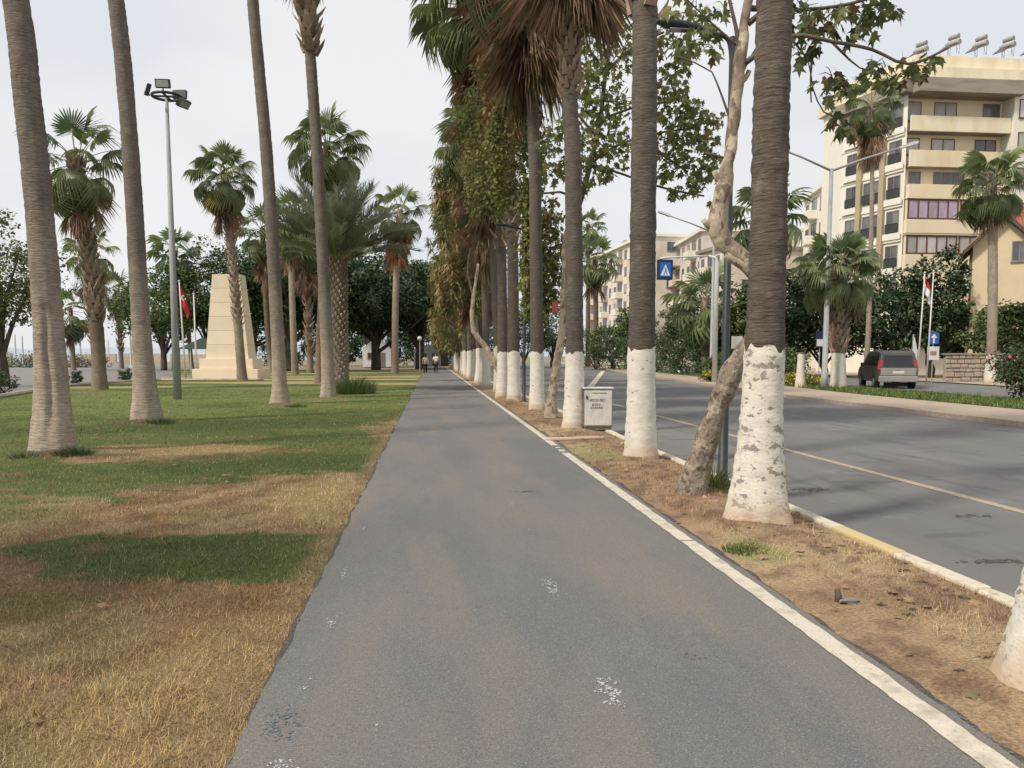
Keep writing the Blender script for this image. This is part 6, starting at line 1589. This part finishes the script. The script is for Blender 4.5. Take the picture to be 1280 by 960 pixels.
for i, (px, py0, py1, Y, lb) in enumerate([(525, 455, 422, 88, 'thin grey lamp post left of the walkers under the trees'), (588, 450, 404, 60, 'thin white lamp post among the row palms')]):
    p = at(px, py0, Y); z = at(px, py1, Y).z
    t = thing('small_lamp', lb, 'lamp post', (p.x, Y, 0), 0, 'small park lamps')
    MB().tube([(0, 0, -.05), (0, 0, z - .3)], .06, 8).build('pole', M['grey_pole'], t)
    bm = bmesh.new(); bmesh.ops.create_uvsphere(bm, u_segments=12, v_segments=8, radius=.26); me = bpy.data.meshes.new('globe'); bm.to_mesh(me); bm.free(); me.materials.append(M['white_pole']); link('globe', me, t, (0, 0, z - .1))

# ================================================================== VAN
p = ground(1122, 486.5); p.z = .012
V_ = thing('van', 'dark grey passenger van seen from behind on the side road', 'van', p, R(-17))
def xw(z): return .90 if z < 1.0 else .90 - (z - 1.0) * .17
prof = [(0.02, .34), (0, .55), (.0, 1.02), (.10, 1.40), (.20, 1.72), (.42, 1.83), (1.4, 1.87), (2.5, 1.83), (2.9, 1.70), (3.45, 1.22), (4.15, 1.02), (4.36, .80), (4.38, .45), (4.2, .32)]
n = len(prof); mb = MB()
vs = [(-xw(z), y, z) for y, z in prof] + [(xw(z), y, z) for y, z in prof]
fs = [tuple(range(n - 1, -1, -1)), tuple(range(n, 2 * n))] + [(i, (i + 1) % n, (i + 1) % n + n, i + n) for i in range(n)]
mb.add(vs, fs); body = mb.build('body', M['van_paint'], V_, recalc=True); bevel(body, .07, 3)
bevel(MB().box(-.88, .88, -.09, .10, .33, .62).build('bumper', M['van_bumper'], V_), .05, 3)
tg = MB(); tg.box(-.80, .80, -.035, .02, .64, 1.0); tail = bevel(tg.build('tailgate', M['van_bumper'], V_), .02)
MB().box(-.26, .26, -.052, -.037, .74, .87).build('number_plate', M['plate'], tail)
bm_ = MB(); bm_.prism([(-.10, .895), (.10, .895), (.05, .94), (-.05, .94)], 'y', -.047, -.037); bm_.build('badge', M['rim'], tail, recalc=True)
mb = MB(); mb.add([(-.68, .005, 1.08), (.68, .005, 1.08), (.62, .145, 1.62), (-.62, .145, 1.62), (-.68, .05, 1.08), (.68, .05, 1.08), (.62, .19, 1.62), (-.62, .19, 1.62)], [(0, 1, 2, 3), (0, 4, 5, 1), (1, 5, 6, 2), (2, 6, 7, 3), (3, 7, 4, 0)])
mb.build('rear_window', M['van_glass'], V_)
for s_ in (-1, 1):
    mb = MB(); mb.add([(s_ * .74, -.02, .92), (s_ * .905, -.01, .92), (s_ * .84, .09, 1.38), (s_ * .72, .08, 1.38), (s_ * .92, .2, .92), (s_ * .86, .25, 1.38)], [(0, 1, 2, 3), (1, 4, 5, 2)]); mb.build('tail_light', M['tail_red'], V_)
    for y0, y1, y2, y3 in ((.45, 1.35, 1.30, .52), (1.45, 2.35, 2.28, 1.45), (2.45, 3.2, 2.75, 2.42)):
        mb = MB(); X0, X1 = s_ * (xw(1.12) + .008), s_ * (xw(1.62) + .008); mb.add([(X0, y0, 1.12), (X0, y1, 1.12), (X1, y2, 1.62), (X1, y3, 1.62)], [(0, 1, 2, 3)]); mb.build('side_window', M['van_glass'], V_)
    MB().box(min(s_ * .92, s_ * 1.05), max(s_ * .92, s_ * 1.05), 2.95, 3.1, 1.08, 1.25).build('mirror', M['van_paint'], V_)
    MB().tube([(s_ * .62, .5, 1.90), (s_ * .62, 2.3, 1.90)], .02, 6).build('roof_rail', M['rim'], V_)
    for yy in (.78, 3.55):
        w_ = MB(); w_.tube([(s_ * .70, yy, .32), (s_ * .935, yy, .32)], .32, 20); wh = w_.build('wheel', M['black'], V_)
        MB().tube([(s_ * .90, yy, .32), (s_ * .945, yy, .32)], .19, 14).build('rim', M['rim'], wh)
MB().box(-.5, .5, .2, .6, .12, .3).build('exhaust', M['black'], V_)

# ================================================================== WALKERS ON THE PATH
def skin_mesh(name, joints, edges, m, parent, root=0, sub=2):
    me = bpy.data.meshes.new(name); me.from_pydata([j[0] for j in joints], edges, []); me.materials.append(m)
    o = link(name, me, parent)
    sk = o.modifiers.new('skin', 'SKIN'); sk.use_smooth_shade = True
    for i, j in enumerate(joints):
        r = j[1]; o.data.skin_vertices[0].data[i].radius = (r, r) if not hasattr(r, '__len__') else r
    o.data.skin_vertices[0].data[root].use_root = True
    s = o.modifiers.new('sub', 'SUBSURF'); s.levels = sub; s.render_levels = sub
    return o
def walker(label, p, h, shirt, legs_m, swing, seed, rz=0, hairlong=False):
    k = h / 1.75
    t = thing('person', label, 'person', p, rz)
    J = lambda *a: tuple(c_ * k for c_ in a)
    sw = swing
    hip, kn = .93, .50
    jt = [(J(0, 0, .98), .135 * k), (J(0, .0, 1.18), (.13 * k, .10 * k)), (J(0, .01, 1.36), (.155 * k, .11 * k)), (J(0, .01, 1.48), .06 * k), (J(0, .02, 1.56), .075 * k), (J(0, .03, 1.66), .095 * k), (J(0, .025, 1.735), .06 * k),
          (J(-.19, .01, 1.42), .055 * k), (J(-.25, -.06 * sw, 1.16), .043 * k), (J(-.25, .06 * sw + .06, .93), .032 * k), (J(-.245, .08 * sw + .08, .83), .035 * k),
          (J(.19, .01, 1.42), .055 * k), (J(.25, .06 * sw, 1.16), .043 * k), (J(.25, .20 * sw, .93), .032 * k), (J(.245, .22 * sw, .83), .035 * k),
          (J(-.09, .02 * sw, .88), .09 * k), (J(-.095, .14 * sw, kn), .062 * k), (J(-.095, .16 * sw, .10), .042 * k), (J(-.10, .16 * sw + .13, .035), .035 * k),
          (J(.09, -.02 * sw, .88), .09 * k), (J(.095, -.05 * sw, kn), .062 * k), (J(.095, -.26 * sw, .13), .042 * k), (J(.10, -.24 * sw + .12, .04), .035 * k)]
    ed = [(0, 1), (1, 2), (2, 3), (3, 4), (4, 5), (5, 6), (2, 7), (7, 8), (8, 9), (9, 10), (2, 11), (11, 12), (12, 13), (13, 14), (0, 15), (15, 16), (16, 17), (17, 18), (0, 19), (19, 20), (20, 21), (21, 22)]
    skin_mesh('body', jt, ed, M['skin'], t)
    q = [(jt[i][0], tuple(c_ * 1.16 + .006 for c_ in (jt[i][1] if hasattr(jt[i][1], '__len__') else (jt[i][1],) * 2))) for i in (0, 1, 2, 3, 7, 8, 11, 12)]
    skin_mesh('shirt', q, [(0, 1), (1, 2), (2, 3), (2, 4), (4, 5), (2, 6), (6, 7)], shirt, t)
    q = [(jt[i][0], (jt[i][1] if not hasattr(jt[i][1], '__len__') else .1) * 1.2 + .008) for i in (0, 15, 16, 17, 19, 20, 21)]
    skin_mesh('trousers', q, [(0, 1), (1, 2), (2, 3), (0, 4), (4, 5), (5, 6)], legs_m, t)
    for i, j in ((17, 18), (21, 22)):
        skin_mesh('shoe', [(jt[i][0][:2] + (jt[i][0][2] - .03,), .05), (jt[j][0], .045)], [(0, 1)], M['black'], t, sub=1)
    skin_mesh('hair', [(J(0, .0, 1.69), .105 * k), (J(0, .0, 1.755), .07 * k)] + ([(J(0, -.06, 1.55), .07 * k)] if hairlong else []), [(0, 1)] + ([(0, 2)] if hairlong else []), M['hair'], t, sub=1)
    return t
p = ground(545, 467); p.z = .02
w1 = walker('person in white shirt and dark trousers walking away on the path', p, 1.80, M['shirt_white'], M['trousers'], 1.0, 1)
p = ground(532, 467.5); p.z = .02
w2 = walker('person in grey top and black trousers walking at the lawn edge', p, 1.70, M['shirt_grey'], M['trousers'], -.8, 2, hairlong=True)
bp = MB().box(-.16, .16, -.26, -.14, 1.08, 1.48).build('backpack', M['cloth_white']); bevel(bp, .05, 3); bp.location = w1.location; tag(bp, 'pale backpack worn by the walker in white', 'backpack')

bpy.context.view_layer.update()
